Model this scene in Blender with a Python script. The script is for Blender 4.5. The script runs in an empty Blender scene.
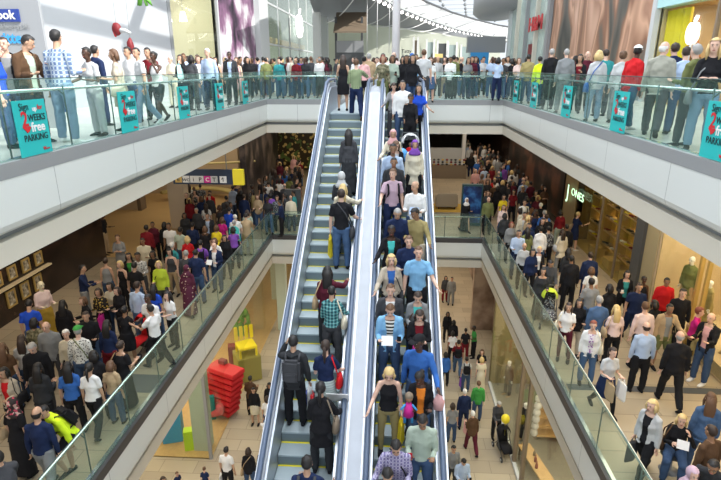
import bpy, bmesh, math, random
import numpy as np
from mathutils import Vector, Matrix, noise
PI = math.pi
R = math.radians
random.seed(7)
SC = bpy.context.scene
COL = SC.collection

# ---------------------------------------------------------------- camera
EYE = Vector((0, 0, 1.28)); FPX = 530.0; PITCH = R(18.0); YAW = R(3.39)
cd = bpy.data.cameras.new('camera'); cam = bpy.data.objects.new('camera', cd); COL.objects.link(cam)
cam.location = EYE; cam.rotation_euler = (PI/2 - PITCH, 0, YAW)
cd.sensor_width = 36; cd.lens = FPX/721*36; cd.clip_end = 500; cd.clip_start = 0.05
SC.camera = cam
# ---------------------------------------------------------------- world, sun, area lights, exposure
w = bpy.data.worlds.new('sky'); SC.world = w; w.use_nodes = True
w.node_tree.nodes['Background'].inputs[0].default_value = (.86, .93, 1, 1)
w.node_tree.nodes['Background'].inputs[1].default_value = .72
sun = bpy.data.lights.new('sun', 'SUN'); sun.energy = 3.4; sun.angle = R(.5); sun.color = (1, .96, .9)
so = bpy.data.objects.new('sun', sun); COL.objects.link(so)
SUN = Vector((-.72, .30, -.62)).normalized()
so.rotation_euler = SUN.to_track_quat('-Z', 'Y').to_euler()
def area(x, y, z, sx, sy, e, col=(1, .85, .66), rot=(0, 0, 0)):
    l = bpy.data.lights.new('ceiling_lamp', 'AREA'); l.shape = 'RECTANGLE'; l.size = sx; l.size_y = sy; l.energy = e; l.color = col
    o = bpy.data.objects.new('ceiling_lamp', l); COL.objects.link(o); o.location = (x, y, z); o.rotation_euler = rot
    return o
WARM = (1, .86, .68)
o_ = area(0, 12, 13, 9, 26, 2600, (.94, .97, 1)); o_.name = 'added_daylight'  # area lamp added overhead for top-down shading, standing for roof daylight
area(-8.2, 11, -1.45, 3.0, 16, 190, WARM)       # under the upper gallery, left
area(6.2, 11, -1.45, 2.4, 16, 190, WARM)       # right
area(-8, 30, -1.45, 10, 10, 230, WARM); area(6, 32, -1.45, 8, 14, 260, WARM)
area(-8, 14, -7.45, 4, 14, 260, WARM); area(5.6, 14, -7.45, 2, 14, 220, WARM)
area(0, 30, -7.45, 10, 10, 330, WARM)
SC.view_settings.view_transform = 'Standard'; SC.view_settings.look = 'None'
SC.view_settings.gamma = 1; SC.view_settings.use_curve_mapping = False
SC.view_settings.exposure = 0.66
SC.cycles.max_bounces = 6; SC.cycles.transparent_max_bounces = 24; SC.cycles.diffuse_bounces = 3
SC.cycles.use_denoising = True
SC.cycles.sample_clamp_indirect = 4

# ---------------------------------------------------------------- geometry of the view, used to find world places
_ct, _st, _cy, _sy = math.cos(PITCH), math.sin(PITCH), math.cos(YAW), math.sin(YAW)
FW = Vector((-_sy*_ct, _cy*_ct, -_st)); RT = Vector((_cy, _sy, 0)); UP = Vector((-_sy*_st, _cy*_st, _ct))
def ray(px, py): return FW*FPX + RT*(px-360.5) + UP*(240-py)
def at(px, py, z):
    d = ray(px, py); return EYE + d*((z-EYE.z)/d.z)
def atY(px, py, y):
    d = ray(px, py); return EYE + d*(y/d.y)
def atX(px, py, x):
    d = ray(px, py); return EYE + d*(x/d.x)
def colX(px, y, z):
    """x of the world point at distance y, height z seen in image column px"""
    k = px-360.5
    # (P-E).RT*F = k*(P-E).FW
    b = FPX*y*_sy - k*(y*FW.y + (z-EYE.z)*FW.z)
    a = FPX*_cy - k*FW.x
    return -b/a

# ---------------------------------------------------------------- materials
MAT = {}
def mat(name, col, rough=.6, metal=0, spec=.5, emit=0, bump=0, bscale=40, var=0):
    if name in MAT: return MAT[name]
    m = bpy.data.materials.new(name); m.use_nodes = True; nt = m.node_tree; b = nt.nodes['Principled BSDF']
    b.inputs['Base Color'].default_value = (*col, 1); b.inputs['Roughness'].default_value = rough
    b.inputs['Metallic'].default_value = metal; b.inputs['Specular IOR Level'].default_value = spec
    if emit: b.inputs['Emission Color'].default_value = (*col, 1); b.inputs['Emission Strength'].default_value = emit
    if var or bump:
        tc = nt.nodes.new('ShaderNodeTexCoord'); n = nt.nodes.new('ShaderNodeTexNoise'); n.inputs['Scale'].default_value = bscale
        nt.links.new(tc.outputs['Object'], n.inputs['Vector'])
        if var:
            mx = nt.nodes.new('ShaderNodeMix'); mx.data_type = 'RGBA'
            mx.inputs[6].default_value = tuple(c*(1-var) for c in col)+(1,); mx.inputs[7].default_value = tuple(min(1, c*(1+var)) for c in col)+(1,)
            nt.links.new(n.outputs['Fac'], mx.inputs[0]); nt.links.new(mx.outputs[2], b.inputs['Base Color'])
        if bump:
            bp = nt.nodes.new('ShaderNodeBump'); bp.inputs['Strength'].default_value = bump; bp.inputs['Distance'].default_value = .01
            nt.links.new(n.outputs['Fac'], bp.inputs['Height']); nt.links.new(bp.outputs[0], b.inputs['Normal'])
    MAT[name] = m; return m
def glassmat(name, tint, refl=.07, opac=.0, ocol=(.5, .7, .65)):
    m = bpy.data.materials.new(name); m.use_nodes = True; nt = m.node_tree; nt.nodes.remove(nt.nodes['Principled BSDF'])
    out = nt.nodes['Material Output']; t = nt.nodes.new('ShaderNodeBsdfTransparent'); t.inputs[0].default_value = (*tint, 1)
    g = nt.nodes.new('ShaderNodeBsdfGlossy'); g.inputs['Roughness'].default_value = .02
    d = nt.nodes.new('ShaderNodeBsdfDiffuse'); d.inputs[0].default_value = (*ocol, 1)
    lw = nt.nodes.new('ShaderNodeLayerWeight'); lw.inputs[0].default_value = .5
    pw = nt.nodes.new('ShaderNodeMath'); pw.operation = 'POWER'; nt.links.new(lw.outputs['Facing'], pw.inputs[0]); pw.inputs[1].default_value = 5
    fr = nt.nodes.new('ShaderNodeMath'); fr.operation = 'MULTIPLY_ADD'; nt.links.new(pw.outputs[0], fr.inputs[0]); fr.inputs[1].default_value = .45; fr.inputs[2].default_value = refl/2
    a1 = nt.nodes.new('ShaderNodeMixShader'); a2 = nt.nodes.new('ShaderNodeMixShader'); a2.inputs[0].default_value = opac
    nt.links.new(fr.outputs[0], a1.inputs[0]); nt.links.new(t.outputs[0], a1.inputs[1]); nt.links.new(g.outputs[0], a1.inputs[2])
    nt.links.new(a1.outputs[0], a2.inputs[1]); nt.links.new(d.outputs[0], a2.inputs[2]); nt.links.new(a2.outputs[0], out.inputs[0])
    MAT[name] = m; return m
def texmat(name, kind, cols, scale=1, rough=.7, p=None):
    """procedural two or three colour pattern in object space"""
    if name in MAT: return MAT[name]
    m = mat(name, cols[0], rough); nt = m.node_tree; b = nt.nodes['Principled BSDF']
    tc = nt.nodes.new('ShaderNodeTexCoord'); mp = nt.nodes.new('ShaderNodeMapping'); mp.inputs['Scale'].default_value = (scale,)*3
    nt.links.new(tc.outputs['Object'], mp.inputs['Vector']); v = mp.outputs[0]
    c = [(*x, 1) for x in cols]
    def mix(f, a, bb):
        mx = nt.nodes.new('ShaderNodeMix'); mx.data_type = 'RGBA'; nt.links.new(f, mx.inputs[0])
        for s, q in ((6, a), (7, bb)):
            if isinstance(q, tuple): mx.inputs[s].default_value = q
            else: nt.links.new(q, mx.inputs[s])
        return mx.outputs[2]
    def band(axis, width):
        s = nt.nodes.new('ShaderNodeSeparateXYZ'); nt.links.new(v, s.inputs[0])
        if axis == 'XY':
            ad = nt.nodes.new('ShaderNodeMath'); ad.operation = 'ADD'; nt.links.new(s.outputs[0], ad.inputs[0]); nt.links.new(s.outputs[1], ad.inputs[1]); o = ad.outputs[0]
        else: o = s.outputs['XYZ'.index(axis)]
        f = nt.nodes.new('ShaderNodeMath'); f.operation = 'FRACT'; nt.links.new(o, f.inputs[0])
        g = nt.nodes.new('ShaderNodeMath'); g.operation = 'LESS_THAN'; nt.links.new(f.outputs[0], g.inputs[0]); g.inputs[1].default_value = width
        return g.outputs[0]
    if kind == 'stripe': o = mix(band(p or 'Z', .5), c[0], c[1])
    elif kind == 'line': o = mix(band('XY', p), c[0], c[1])
    elif kind == 'plaid': o = mix(band('Z', .3), mix(band('X', .4), c[0], c[1]), mix(band('X', .4), c[1], c[2]))
    elif kind == 'floral':
        n = nt.nodes.new('ShaderNodeTexVoronoi'); n.inputs['Scale'].default_value = 1; nt.links.new(v, n.inputs['Vector'])
        g = nt.nodes.new('ShaderNodeMath'); g.operation = 'LESS_THAN'; nt.links.new(n.outputs['Distance'], g.inputs[0]); g.inputs[1].default_value = p or .35
        o = mix(g.outputs[0], c[0], c[1])
        if len(c) > 2:
            n2 = nt.nodes.new('ShaderNodeTexNoise'); nt.links.new(v, n2.inputs['Vector']); n2.inputs['Scale'].default_value = .6
            g2 = nt.nodes.new('ShaderNodeMath'); g2.operation = 'GREATER_THAN'; nt.links.new(n2.outputs['Fac'], g2.inputs[0]); g2.inputs[1].default_value = .58
            o = mix(g2.outputs[0], o, c[2])
    elif kind == 'noise':
        n = nt.nodes.new('ShaderNodeTexNoise'); nt.links.new(v, n.inputs['Vector']); n.inputs['Scale'].default_value = 1; n.inputs['Detail'].default_value = 4
        r = nt.nodes.new('ShaderNodeValToRGB'); r.color_ramp.elements[0].color = c[0]; r.color_ramp.elements[1].color = c[-1]
        r.color_ramp.elements[0].position = .35; r.color_ramp.elements[1].position = .65
        if len(c) > 2: e = r.color_ramp.elements.new(.5); e.color = c[1]
        nt.links.new(n.outputs['Fac'], r.inputs[0]); o = r.outputs[0]
    elif kind == 'tile':
        br = nt.nodes.new('ShaderNodeTexBrick'); nt.links.new(v, br.inputs['Vector']); br.inputs['Scale'].default_value = 1
        br.inputs['Color1'].default_value = c[0]; br.inputs['Color2'].default_value = c[1]; br.inputs['Mortar'].default_value = c[2]
        br.inputs['Mortar Size'].default_value = .008; br.inputs['Brick Width'].default_value = p or 1.2; br.inputs['Row Height'].default_value = .6
        br.inputs['Bias'].default_value = -.2
        o = br.outputs['Color']
    nt.links.new(o, b.inputs['Base Color']); return m
def body_figures(name):
    """giant photographic hoarding: abstract warm vertical forms"""
    m = mat(name, (.5, .4, .3), .45); nt = m.node_tree; b = nt.nodes['Principled BSDF']
    tc = nt.nodes.new('ShaderNodeTexCoord'); mp = nt.nodes.new('ShaderNodeMapping'); mp.inputs['Scale'].default_value = (.3, .30, .10); mp.inputs['Rotation'].default_value = (.3, 0, 0)
    n = nt.nodes.new('ShaderNodeTexNoise'); n.inputs['Scale'].default_value = 1.6; n.inputs['Detail'].default_value = 2.2; n.inputs['Distortion'].default_value = .5
    r = nt.nodes.new('ShaderNodeValToRGB'); e = r.color_ramp.elements
    e[0].position = .3; e[0].color = (.03, .03, .03, 1); e[1].position = .72; e[1].color = (.85, .62, .48, 1)
    for q, c in ((.40, (.13, .12, .10, 1)), (.46, (.30, .14, .08, 1)), (.53, (.70, .42, .28, 1)), (.57, (.42, .22, .14, 1)), (.64, (.66, .40, .28, 1))):
        x = e.new(q); x.color = c
    nt.links.new(tc.outputs['Object'], mp.inputs[0]); nt.links.new(mp.outputs[0], n.inputs['Vector']); nt.links.new(n.outputs['Fac'], r.inputs[0])
    nt.links.new(r.outputs[0], b.inputs['Base Color']); return m

M = dict(
    white=mat('white_panel', (.74, .76, .74), .35), beam=mat('cream_beam', (.66, .62, .53), .5),
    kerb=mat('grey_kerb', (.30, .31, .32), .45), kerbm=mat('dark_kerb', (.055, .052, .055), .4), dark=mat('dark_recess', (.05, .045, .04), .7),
    steel=mat('brushed_steel', (.50, .54, .60), .42, .8), deck=mat('white_deck', (.40, .43, .48), .5, .1, var=.12, bscale=3),
    rail=mat('blue_grey_rubber', (.10, .14, .22), .35), black=mat('black_plastic', (.015, .015, .018), .4),
    tread=mat('step_tread', (.42, .50, .53), .45, .2, bump=.3, bscale=60), riser=mat('step_riser', (.17, .22, .25), .5, .3), yellow=mat('yellow_line', (.8, .72, .03), .5),
    glass=glassmat('railing_glass', (.90, .97, .94), opac=.04, ocol=(.45, .7, .62)), shop=glassmat('shop_glass', (.93, .95, .9), refl=.04, opac=.0),
    chrome=mat('polished_rail', (.72, .80, .80), .2, .8), post=mat('dark_post', (.06, .10, .10), .35, .5),
    teal=mat('turquoise_board', (.02, .50, .50), .5), red=mat('bright_red', (.62, .02, .03), .5), wht=mat('white_paint', (.85, .85, .85), .5),
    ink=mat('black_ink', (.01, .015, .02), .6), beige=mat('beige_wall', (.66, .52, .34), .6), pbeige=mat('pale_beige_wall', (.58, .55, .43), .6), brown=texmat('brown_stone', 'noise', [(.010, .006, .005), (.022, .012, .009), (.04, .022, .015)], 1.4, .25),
    wood=mat('pale_wood', (.62, .40, .17), .45, var=.15, bscale=6), gold=mat('gold_frame', (.55, .38, .12), .4, .3),
    cream=mat('cream_wall', (.62, .64, .55), .6), grey=mat('mid_grey', (.3, .31, .32), .5), lgrey=mat('light_grey', (.58, .60, .61), .5), dgrey=mat('dark_grey', (.08, .085, .09), .5),
    blue=mat('deep_blue', (.02, .05, .28), .5), sky=mat('sky_blue', (.05, .35, .75), .5), yel=mat('lemon_yellow', (.85, .7, .03), .5), orange=mat('burnt_orange', (.7, .22, .02), .6),
    green=mat('leaf_green', (.10, .32, .03), .6, var=.4, bscale=9), lime=mat('lime_green', (.5, .75, .03), .6), paleg=mat('pale_green_column', (.48, .55, .49), .6), mag=mat('magenta', (.65, .02, .3), .6),
    taupe=mat('taupe', (.22, .17, .12), .6), tan=mat('tan_leather', (.42, .25, .10), .5), lamp=mat('lamp_glow', (1, .8, .5), emit=5), wlamp=mat('white_glow', (1, .97, .9), emit=3),
    glow=mat('green_white_glow', (.6, .95, .62), emit=1.0), bluew=mat('pale_aqua', (.45, .72, .74), .5), redd=mat('dark_red', (.20, .01, .015), .6),
)

# ---------------------------------------------------------------- mesh helpers
TMP = bpy.data.scenes.new('work')
def evaluate(ob):
    TMP.collection.objects.link(ob); TMP.view_layers[0].update(); dg = TMP.view_layers[0].depsgraph
    me = bpy.data.meshes.new_from_object(ob.evaluated_get(dg)); TMP.collection.objects.unlink(ob); bpy.data.objects.remove(ob); return me
def B(): return bmesh.new()
def box(bm, x0, y0, z0, x1, y1, z1, mi=0):
    r = bmesh.ops.create_cube(bm, size=1)
    for v in r['verts']: v.co = Vector((x0+(v.co.x+.5)*(x1-x0), y0+(v.co.y+.5)*(y1-y0), z0+(v.co.z+.5)*(z1-z0)))
    if mi:
        for f in {f for v in r['verts'] for f in v.link_faces}: f.material_index = mi
    return r['verts']
def ell(bm, c, r, seg=12, mi=0, rot=None):
    q = bmesh.ops.create_uvsphere(bm, u_segments=seg, v_segments=max(6, seg*2//3), radius=1)
    for v in q['verts']:
        p = Vector((v.co.x*r[0], v.co.y*r[1], v.co.z*r[2]))
        if rot is not None: p = rot @ p
        v.co = p + Vector(c)
    for f in {f for v in q['verts'] for f in v.link_faces}: f.material_index = mi; f.smooth = True
    return q['verts']
def tube(bm, pts, rad, seg=10, side=Vector((1, 0, 0)), mi=0, smooth=True):
    pts = [Vector(p) for p in pts]; n = len(pts); rings = []
    if not isinstance(rad, (list, tuple)): rad = [rad]*n
    for i, p in enumerate(pts):
        t = (pts[min(i+1, n-1)]-pts[max(i-1, 0)]).normalized()
        s = side - t*side.dot(t)
        if s.length < .05: s = Vector((0, 1, 0)) - t*t.y
        s.normalize(); q = t.cross(s); r = rad[i]; rx, ry = r if isinstance(r, (list, tuple)) else (r, r)
        rings.append([bm.verts.new(p + s*(rx*math.cos(2*PI*k/seg)) + q*(ry*math.sin(2*PI*k/seg))) for k in range(seg)])
    fs = []
    for a, b in zip(rings, rings[1:]):
        for k in range(seg): fs.append(bm.faces.new((a[k], a[(k+1) % seg], b[(k+1) % seg], b[k])))
    fs.append(bm.faces.new(rings[0][::-1])); fs.append(bm.faces.new(rings[-1]))
    for f in fs: f.material_index = mi; f.smooth = smooth
    return rings
def prism(bm, poly, axis, a, b, mi=0):
    """poly in the two other axes, pushed from a to b along axis"""
    def P(u, v, w):
        return {'x': (w, u, v), 'y': (u, w, v), 'z': (u, v, w)}[axis]
    A = [bm.verts.new(P(u, v, a)) for u, v in poly]; Bv = [bm.verts.new(P(u, v, b)) for u, v in poly]; n = len(poly)
    fs = [bm.faces.new(A), bm.faces.new(Bv[::-1])]+[bm.faces.new((A[i], Bv[i], Bv[(i+1) % n], A[(i+1) % n])) for i in range(n)]
    for f in fs: f.material_index = mi
def make(name, bm, mats, parent=None, fix=True, loc=None, bevel=0):
    if bevel: bmesh.ops.bevel(bm, geom=list(bm.edges), offset=bevel, segments=2, affect='EDGES', clamp_overlap=True)
    if fix: bmesh.ops.recalc_face_normals(bm, faces=bm.faces)
    me = bpy.data.meshes.new(name); bm.to_mesh(me); bm.free()
    return link(name, me, mats, parent, loc)
def link(name, me, mats=None, parent=None, loc=None, rot=None, objmat=False):
    o = bpy.data.objects.new(name, me); COL.objects.link(o)
    if mats is not None:
        mats = mats if isinstance(mats, (list, tuple)) else [mats]
        if not objmat and me is not None:
            for m in mats: me.materials.append(m)
    if parent: o.parent = parent
    if loc is not None: o.location = loc
    if rot is not None: o.rotation_euler = rot
    return o
def tag(o, label, cat, group=None, kind=None):
    o['label'] = label; o['category'] = cat
    if group: o['group'] = group
    if kind: o['kind'] = kind
    return o
def struct(o): o['kind'] = 'structure'; return o
def thing(name, label, cat, loc=(0, 0, 0), rz=0, group=None):
    o = bpy.data.objects.new(name, None); COL.objects.link(o); o.empty_display_size = .2
    o.location = loc; o.rotation_euler = (0, 0, rz); return tag(o, label, cat, group)
def sbox(name, x0, y0, z0, x1, y1, z1, m, bevel=0):
    b = B(); box(b, x0, y0, z0, x1, y1, z1); return struct(make(name, b, m, bevel=bevel))
FONTC = {}
def textmesh(s, size, depth=.004, bold=.0, align='LEFT'):
    k = (s, size, depth, bold, align)
    if k in FONTC: return FONTC[k]
    c = bpy.data.curves.new('lettering', 'FONT'); c.body = s; c.size = size; c.extrude = depth; c.offset = bold*size; c.align_x = align; c.resolution_u = 3
    FONTC[k] = evaluate(bpy.data.objects.new('lettering', c)); return FONTC[k]
def text(s, size, m, loc, rot=(PI/2, 0, 0), parent=None, depth=.004, bold=0, align='LEFT', name='lettering', sx=1):
    me = textmesh(s, size, depth, bold, align).copy(); me.materials.clear()
    o = link(name, me, m, parent, loc, rot); o.scale.x = sx; return o
def sweep(bm, path, prof, mi=0):
    """profile [(outward offset, z)] along a plan polyline, mitred; outward = right hand side"""
    n = len(path); rings = []
    for i, p in enumerate(path):
        p = Vector(p).to_2d()
        ds = []
        if i: ds.append((p-Vector(path[i-1]).to_2d()).normalized())
        if i < n-1: ds.append((Vector(path[i+1]).to_2d()-p).normalized())
        nr = [Vector((d.y, -d.x)) for d in ds]; m = sum(nr, Vector((0, 0))).normalized(); k = 1/max(.3, m.dot(nr[0]))
        rings.append([bm.verts.new((p.x+m.x*k*o, p.y+m.y*k*o, z)) for o, z in prof])
    q = len(prof)
    for a, b in zip(rings, rings[1:]):
        for k in range(q): bm.faces.new((a[k], b[k], b[(k+1) % q], a[(k+1) % q]))
    bm.faces.new(rings[0]); bm.faces.new(rings[-1][::-1])
# ================================================================= THE BUILDING
Z1, Z2 = -5.95, -11.9
XL, XR, XRM, YB, YM = -5.38, 4.60, 4.09, 23.0, 22.7
stone_u = texmat('pale_stone_floor', 'tile', [(.62, .62, .58), (.52, .52, .49), (.42, .42, .40)], 1, .3)
stone_m = texmat('beige_stone_floor', 'tile', [(.44, .36, .25), (.33, .275, .195), (.20, .165, .12)], 1, .35)
stone_g = texmat('sand_stone_floor', 'tile', [(.46, .39, .28), (.34, .285, .21), (.21, .18, .135)], 1, .35)
panel = texmat('white_fascia_panels', 'line', [(.72, .75, .73), (.25, .27, .27)], .37, .3, .004)
def level(zf, xl, xr, yb, fm, tag_, ymax):
    b = B()
    for a in ((-32, -3, xl-.3, yb+.3), (xr+.3, -3, 34, yb+.3), (-32, yb+.3, 34, ymax)): box(b, a[0], a[1], zf-1.30, a[2], a[3], zf-.06)
    struct(make('ceiling', b, M['beam']))
    b = B()
    for a in ((-32, -3, xl, yb), (xr, -3, 34, yb), (-32, yb, 34, ymax)): box(b, a[0], a[1], zf-.06, a[2], a[3], zf)
    struct(make('floor', b, fm))
    path = [(xl, -3), (xl, yb), (xr, yb), (xr, -3)]
    def tr(nm, prof, m):
        b = B(); sweep(b, path, prof); struct(make(nm, b, m))
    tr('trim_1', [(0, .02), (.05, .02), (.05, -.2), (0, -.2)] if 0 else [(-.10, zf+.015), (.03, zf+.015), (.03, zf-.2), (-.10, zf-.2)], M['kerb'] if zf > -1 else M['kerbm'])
    tr('trim_32', [(-.13, zf+.012), (-.055, zf+.012), (-.055, zf+.035), (-.13, zf+.035)], M['chrome'])
    tr('trim_2', [(-.3, zf-.2), (.025, zf-.2), (.025, zf-.82), (0, zf-.9), (-.06, zf-.95), (-.3, zf-.95)], panel)
    tr('trim_3', [(-.5, zf-.95), (-.2, zf-.95), (-.2, zf-1.06), (-.5, zf-1.06)], M['kerb'])
    tr('trim_4', [(-.5, zf-1.06), (-.06, zf-1.06), (-.06, zf-1.4), (-.5, zf-1.4)], M['beam'])
level(0, XL, XR, YB, stone_u, 'upper', 170)
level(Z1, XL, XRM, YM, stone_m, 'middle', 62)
b = B(); box(b, -32, -3, Z2-.3, 34, 62, Z2); struct(make('floor', b, stone_g))
# outer shell far behind, so that the halls end in walls
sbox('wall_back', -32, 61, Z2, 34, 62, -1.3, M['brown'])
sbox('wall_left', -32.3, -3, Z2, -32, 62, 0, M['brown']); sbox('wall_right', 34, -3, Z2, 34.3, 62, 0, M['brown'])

# ---------------------------------------------------------------- glass railings
def railing(label, p0, p1, z, first, step, inward):
    """from p0 to p1 (plan); inward = unit vector to the floor side"""
    p0, p1 = Vector(p0), Vector(p1); L = (p1-p0).length; d = (p1-p0)/L
    t = thing('glass_railing', label, 'railing', (p0.x, p0.y, z))
    ps = []
    s = first
    while s < L: ps.append(s); s += step
    cuts = [0]+ps+[L]; w_ = Vector(inward)
    for a, c in zip(cuts, cuts[1:]):
        if c-a < .1: continue
        b = B(); u0 = d*(a+.012)+w_*.03; u1 = d*(c-.012)+w_*.042
        lo = (min(u0.x, u1.x), min(u0.y, u1.y)); hi = (max(u0.x, u1.x), max(u0.y, u1.y))
        box(b, lo[0], lo[1], .02, hi[0], hi[1], 1.12); make('glass_panel', b, M['glass'], t)
    for s in ps:
        b = B(); q = d*s+w_*.07; tube(b, [(q.x, q.y, 0), (q.x, q.y, 1.0)], .014, 6)
        q2 = d*s+w_*.15
        tube(b, [(q.x, q.y, .86), (q2.x, q2.y, .93)], .012, 6)
        make('post', b, M['post'], t)
    b = B(); q0 = w_*.15; q1 = d*L+w_*.15; tube(b, [(q0.x, q0.y, .95), (q1.x, q1.y, .95)], .026, 8); make('handrail', b, M['chrome'], t)
    b = B(); q0 = w_*.036; q1 = d*L+w_*.036; tube(b, [(q0.x, q0.y, 1.125), (q1.x, q1.y, 1.125)], .008, 6); make('top_edge', b, M['post'], t)
    return t
railing('long glass railing with turquoise boards along the upper left gallery', (XL, 2), (XL, YB), 0, .8, 1.5, (-1, 0))
railing('long glass railing with turquoise boards along the upper right gallery', (XR, 2), (XR, YB), 0, 1.2, 1.7, (1, 0))
railing('glass railing of the far upper bridge, left of the escalators', (XL, YB), (-2.1, YB), 0, 1.6, 1.6, (0, 1))
railing('glass railing of the far upper bridge, right of the escalators', (1.0, YB), (XR, YB), 0, 1.8, 1.8, (0, 1))
railing('long glass railing along the middle left gallery', (XL, 3), (XL, YM), Z1, .2, 1.5, (-1, 0))
railing('long glass railing along the middle right gallery', (XRM, 3), (XRM, YM), Z1, .9, 1.7, (1, 0))
railing('glass railing of the middle bridge, left of the escalators', (XL, YM), (-2.4, YM), Z1, 1.5, 1.5, (0, 1))
railing('glass railing of the middle bridge, right of the escalators', (-2.3, YM), (XRM, YM), Z1, 1.5, 1.6, (0, 1))

# ---------------------------------------------------------------- turquoise parking boards on the railings
def parking(x, y, s, label):
    rz = PI/2 if s < 0 else -PI/2
    t = thing('parking_sign', label, 'sign', (x, y, .03), rz, 'turquoise parking boards')
    b = B(); box(b, -.36, -.012, 0, .36, .004, .80); make('board', b, M['teal'], t)
    def tx(c, size, m, px, pz, bold=0, sx=1, nm='lettering'): text(c, size, m, (px, -.016, pz), (PI/2, 0, 0), t, .002, bold, name=nm, sx=sx)
    tx('Sign', .15, M['ink'], -.25, .66, 0, .9); tx('up', .10, M['wht'], .04, .64, .02); tx('for', .10, M['red'], .16, .655, .015)
    tx('2', .30, M['red'], -.24, .435, .02); tx('WEEKS', .135, M['ink'], -.09, .50, .01, .95)
    tx('free', .19, M['wht'], -.05, .345, .025, 1.05); tx('PARKING', .135, M['ink'], -.25, .215, .01, .98)
    b = B(); prism(b, [(-.24, .42), (-.20, .44), (-.14, .42), (-.08, .43), (-.06, .41), (-.10, .36), (-.16, .335), (-.18, .37)], 'y', -.02, -.013); make('red_leaf_mark', b, M['red'], t)
    tx('w', .10, M['red'], .14, .05, .015); tx('estfield', .035, M['red'], .2, .052)
    return t
wl = ['nearest', 'second nearest', 'third nearest', 'fourth nearest', 'farthest']
for i, y in enumerate((7.75, 10.75, 13.75, 16.7, 19.7)): parking(XL+.012, y, -1, wl[i]+' turquoise free parking board on the upper left glass railing')
for i, y in enumerate((7.85, 11.3, 14.75, 18.2, 20.9)): parking(XR-.012, y, 1, wl[i]+' turquoise free parking board on the upper right glass railing')

# ---------------------------------------------------------------- escalators
YT = 16.2; RUN = .3464; TAN = math.tan(R(30)); YBOT = .5
def inc(y): return -(YT-y)*TAN if y < YT else 0
def ramp(bm, x0, x1, h0, h1, yend, ybot=YBOT, mi=0):
    yy = [ybot, YT-.6, YT-.2, YT+.3, yend]
    up = [(y, inc(min(y, YT))+(0 if y != YT-.2 else -.02)+h1) for y in yy]; lo = [(y, inc(min(y, YT))+h0) for y in yy]
    prism(bm, lo+up[::-1], 'x', x0, x1, mi)
def escalator(label, x0, x1, ox0, ox1):
    t = thing('escalator', label, 'escalator', (0, 0, 0))
    for n in range(0, 45):
        b = B(); z = -.2*n; y = YT-RUN*n; box(b, x0+.01, y-RUN/2, z-.03, x1-.01, y+RUN/2, z); st = make('step', b, M['tread'], t)
        b = B(); box(b, x0+.01, y-RUN/2, z-.24, x1-.01, y-RUN/2+.03, z-.031); make('riser', b, M['riser'], st)
        if n > 0:
            b = B(); box(b, x0+.01, y+RUN/2-.035, z, x1-.01, y+RUN/2, z+.004)
            make('yellow_edge', b, M['yellow'], st)
    b = B(); box(b, x0, YT+RUN/2, -.03, x1, YB, .004); make('comb_plate', b, M['tread'], t)
    b = B(); ramp(b, ox0, ox1, -1.25, -.3, YB+.0); make('truss', b, M['lgrey'], t)
    for s, a, c, rx in ((0, ox0, x0, (ox0+x0)/2), (1, x1, ox1, (x1+ox1)/2)):
        b = B(); ramp(b, a, c, -.3, .72, YT+2.2); make('balustrade', b, M['steel'], t)
        b = B(); ramp(b, rx-.06, rx+.06, .72, .83, YT+2.0); make('rail_base', b, M['deck'], t)
        b = B(); pts = [(rx, y, inc(min(y, YT))+.90) for y in (YBOT, 8, YT-.6)]+[(rx, YT-.1, .86), (rx, YT+.6, .93), (rx, YT+2.1, .93), (rx, YT+2.35, .85), (rx, YT+2.42, .68), (rx, YT+2.3, .5)]
        tube(b, pts, (.045)); make('handrail', b, M['rail'], t)
    return t
escalator('escalator going up on the left, riders seen from behind', -1.86, -.83, -2.05, -.62)
escalator('crowded escalator going down on the right, riders facing the viewer', -.22, .78, -.40, .97)
b = B(); ramp(b, -.62, -.40, .2, .74, YT+2.2); tag(make('centre_deck', b, M['deck']), 'bright white deck between the two escalators', 'deck')
b = B(); box(b, -.62, YT+2.2, -.3, -.40, YB, .9); tag(make('divider_cabinet', b, M['steel'], bevel=.02), 'steel divider cabinet at the head of the escalators', 'divider')

# ---------------------------------------------------------------- upper level, left side
HW = M['wht']
hx = colX(40, 11.5, 2)
b = B(); box(b, -14, 11.6, 0, hx, 11.68, 7); ban = tag(make('hoarding_column', b, mat('hoarding_grey', (.34, .35, .37), .6)), 'tall light grey hoarding with social network lettering at upper left', 'hoarding')
p = atY(-24, 22, 11.59)
b = B(); q0 = atY(-32, 22, 11.58); q1 = atY(18, 9, 11.58); box(b, q0.x, 11.56, q0.z, q1.x, 11.6, q1.z); make('blue_badge', b, M['blue'], ban)
text('facebook', .25, HW, (atY(-27, 19, 11.55).x, 11.55, atY(0, 19, 11.55).z), parent=ban, bold=.02, depth=.003)
text('.com/pinkberryUK', .155, M['grey'], (atY(-23, 30, 11.58).x, 11.58, atY(0, 29, 11.58).z), parent=ban)
text('twitter', .30, M['sky'], (atY(-10, 43, 11.58).x, 11.58, atY(0, 43, 11.58).z), parent=ban, bold=.03)
XW = -10.5
def yX(px, x, z=1.3): # distance at which wall x meets column px
    k = px-360.5; dz = z-EYE.z
    return (k*(x*FW.x+dz*FW.z) - FPX*x*_cy)/(FPX*_sy - k*FW.y)
ya, yb_, yc, yd, ye = yX(173, XW), yX(221, XW), yX(257, XW), yX(266, XW), yX(320, XW)
b = B(); box(b, XW-.3, 12.2, 0, XW, ya, 9); struct(make('wall_left', b, mat('sunlit_plaster', (.46, .48, .51), .7)))
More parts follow.
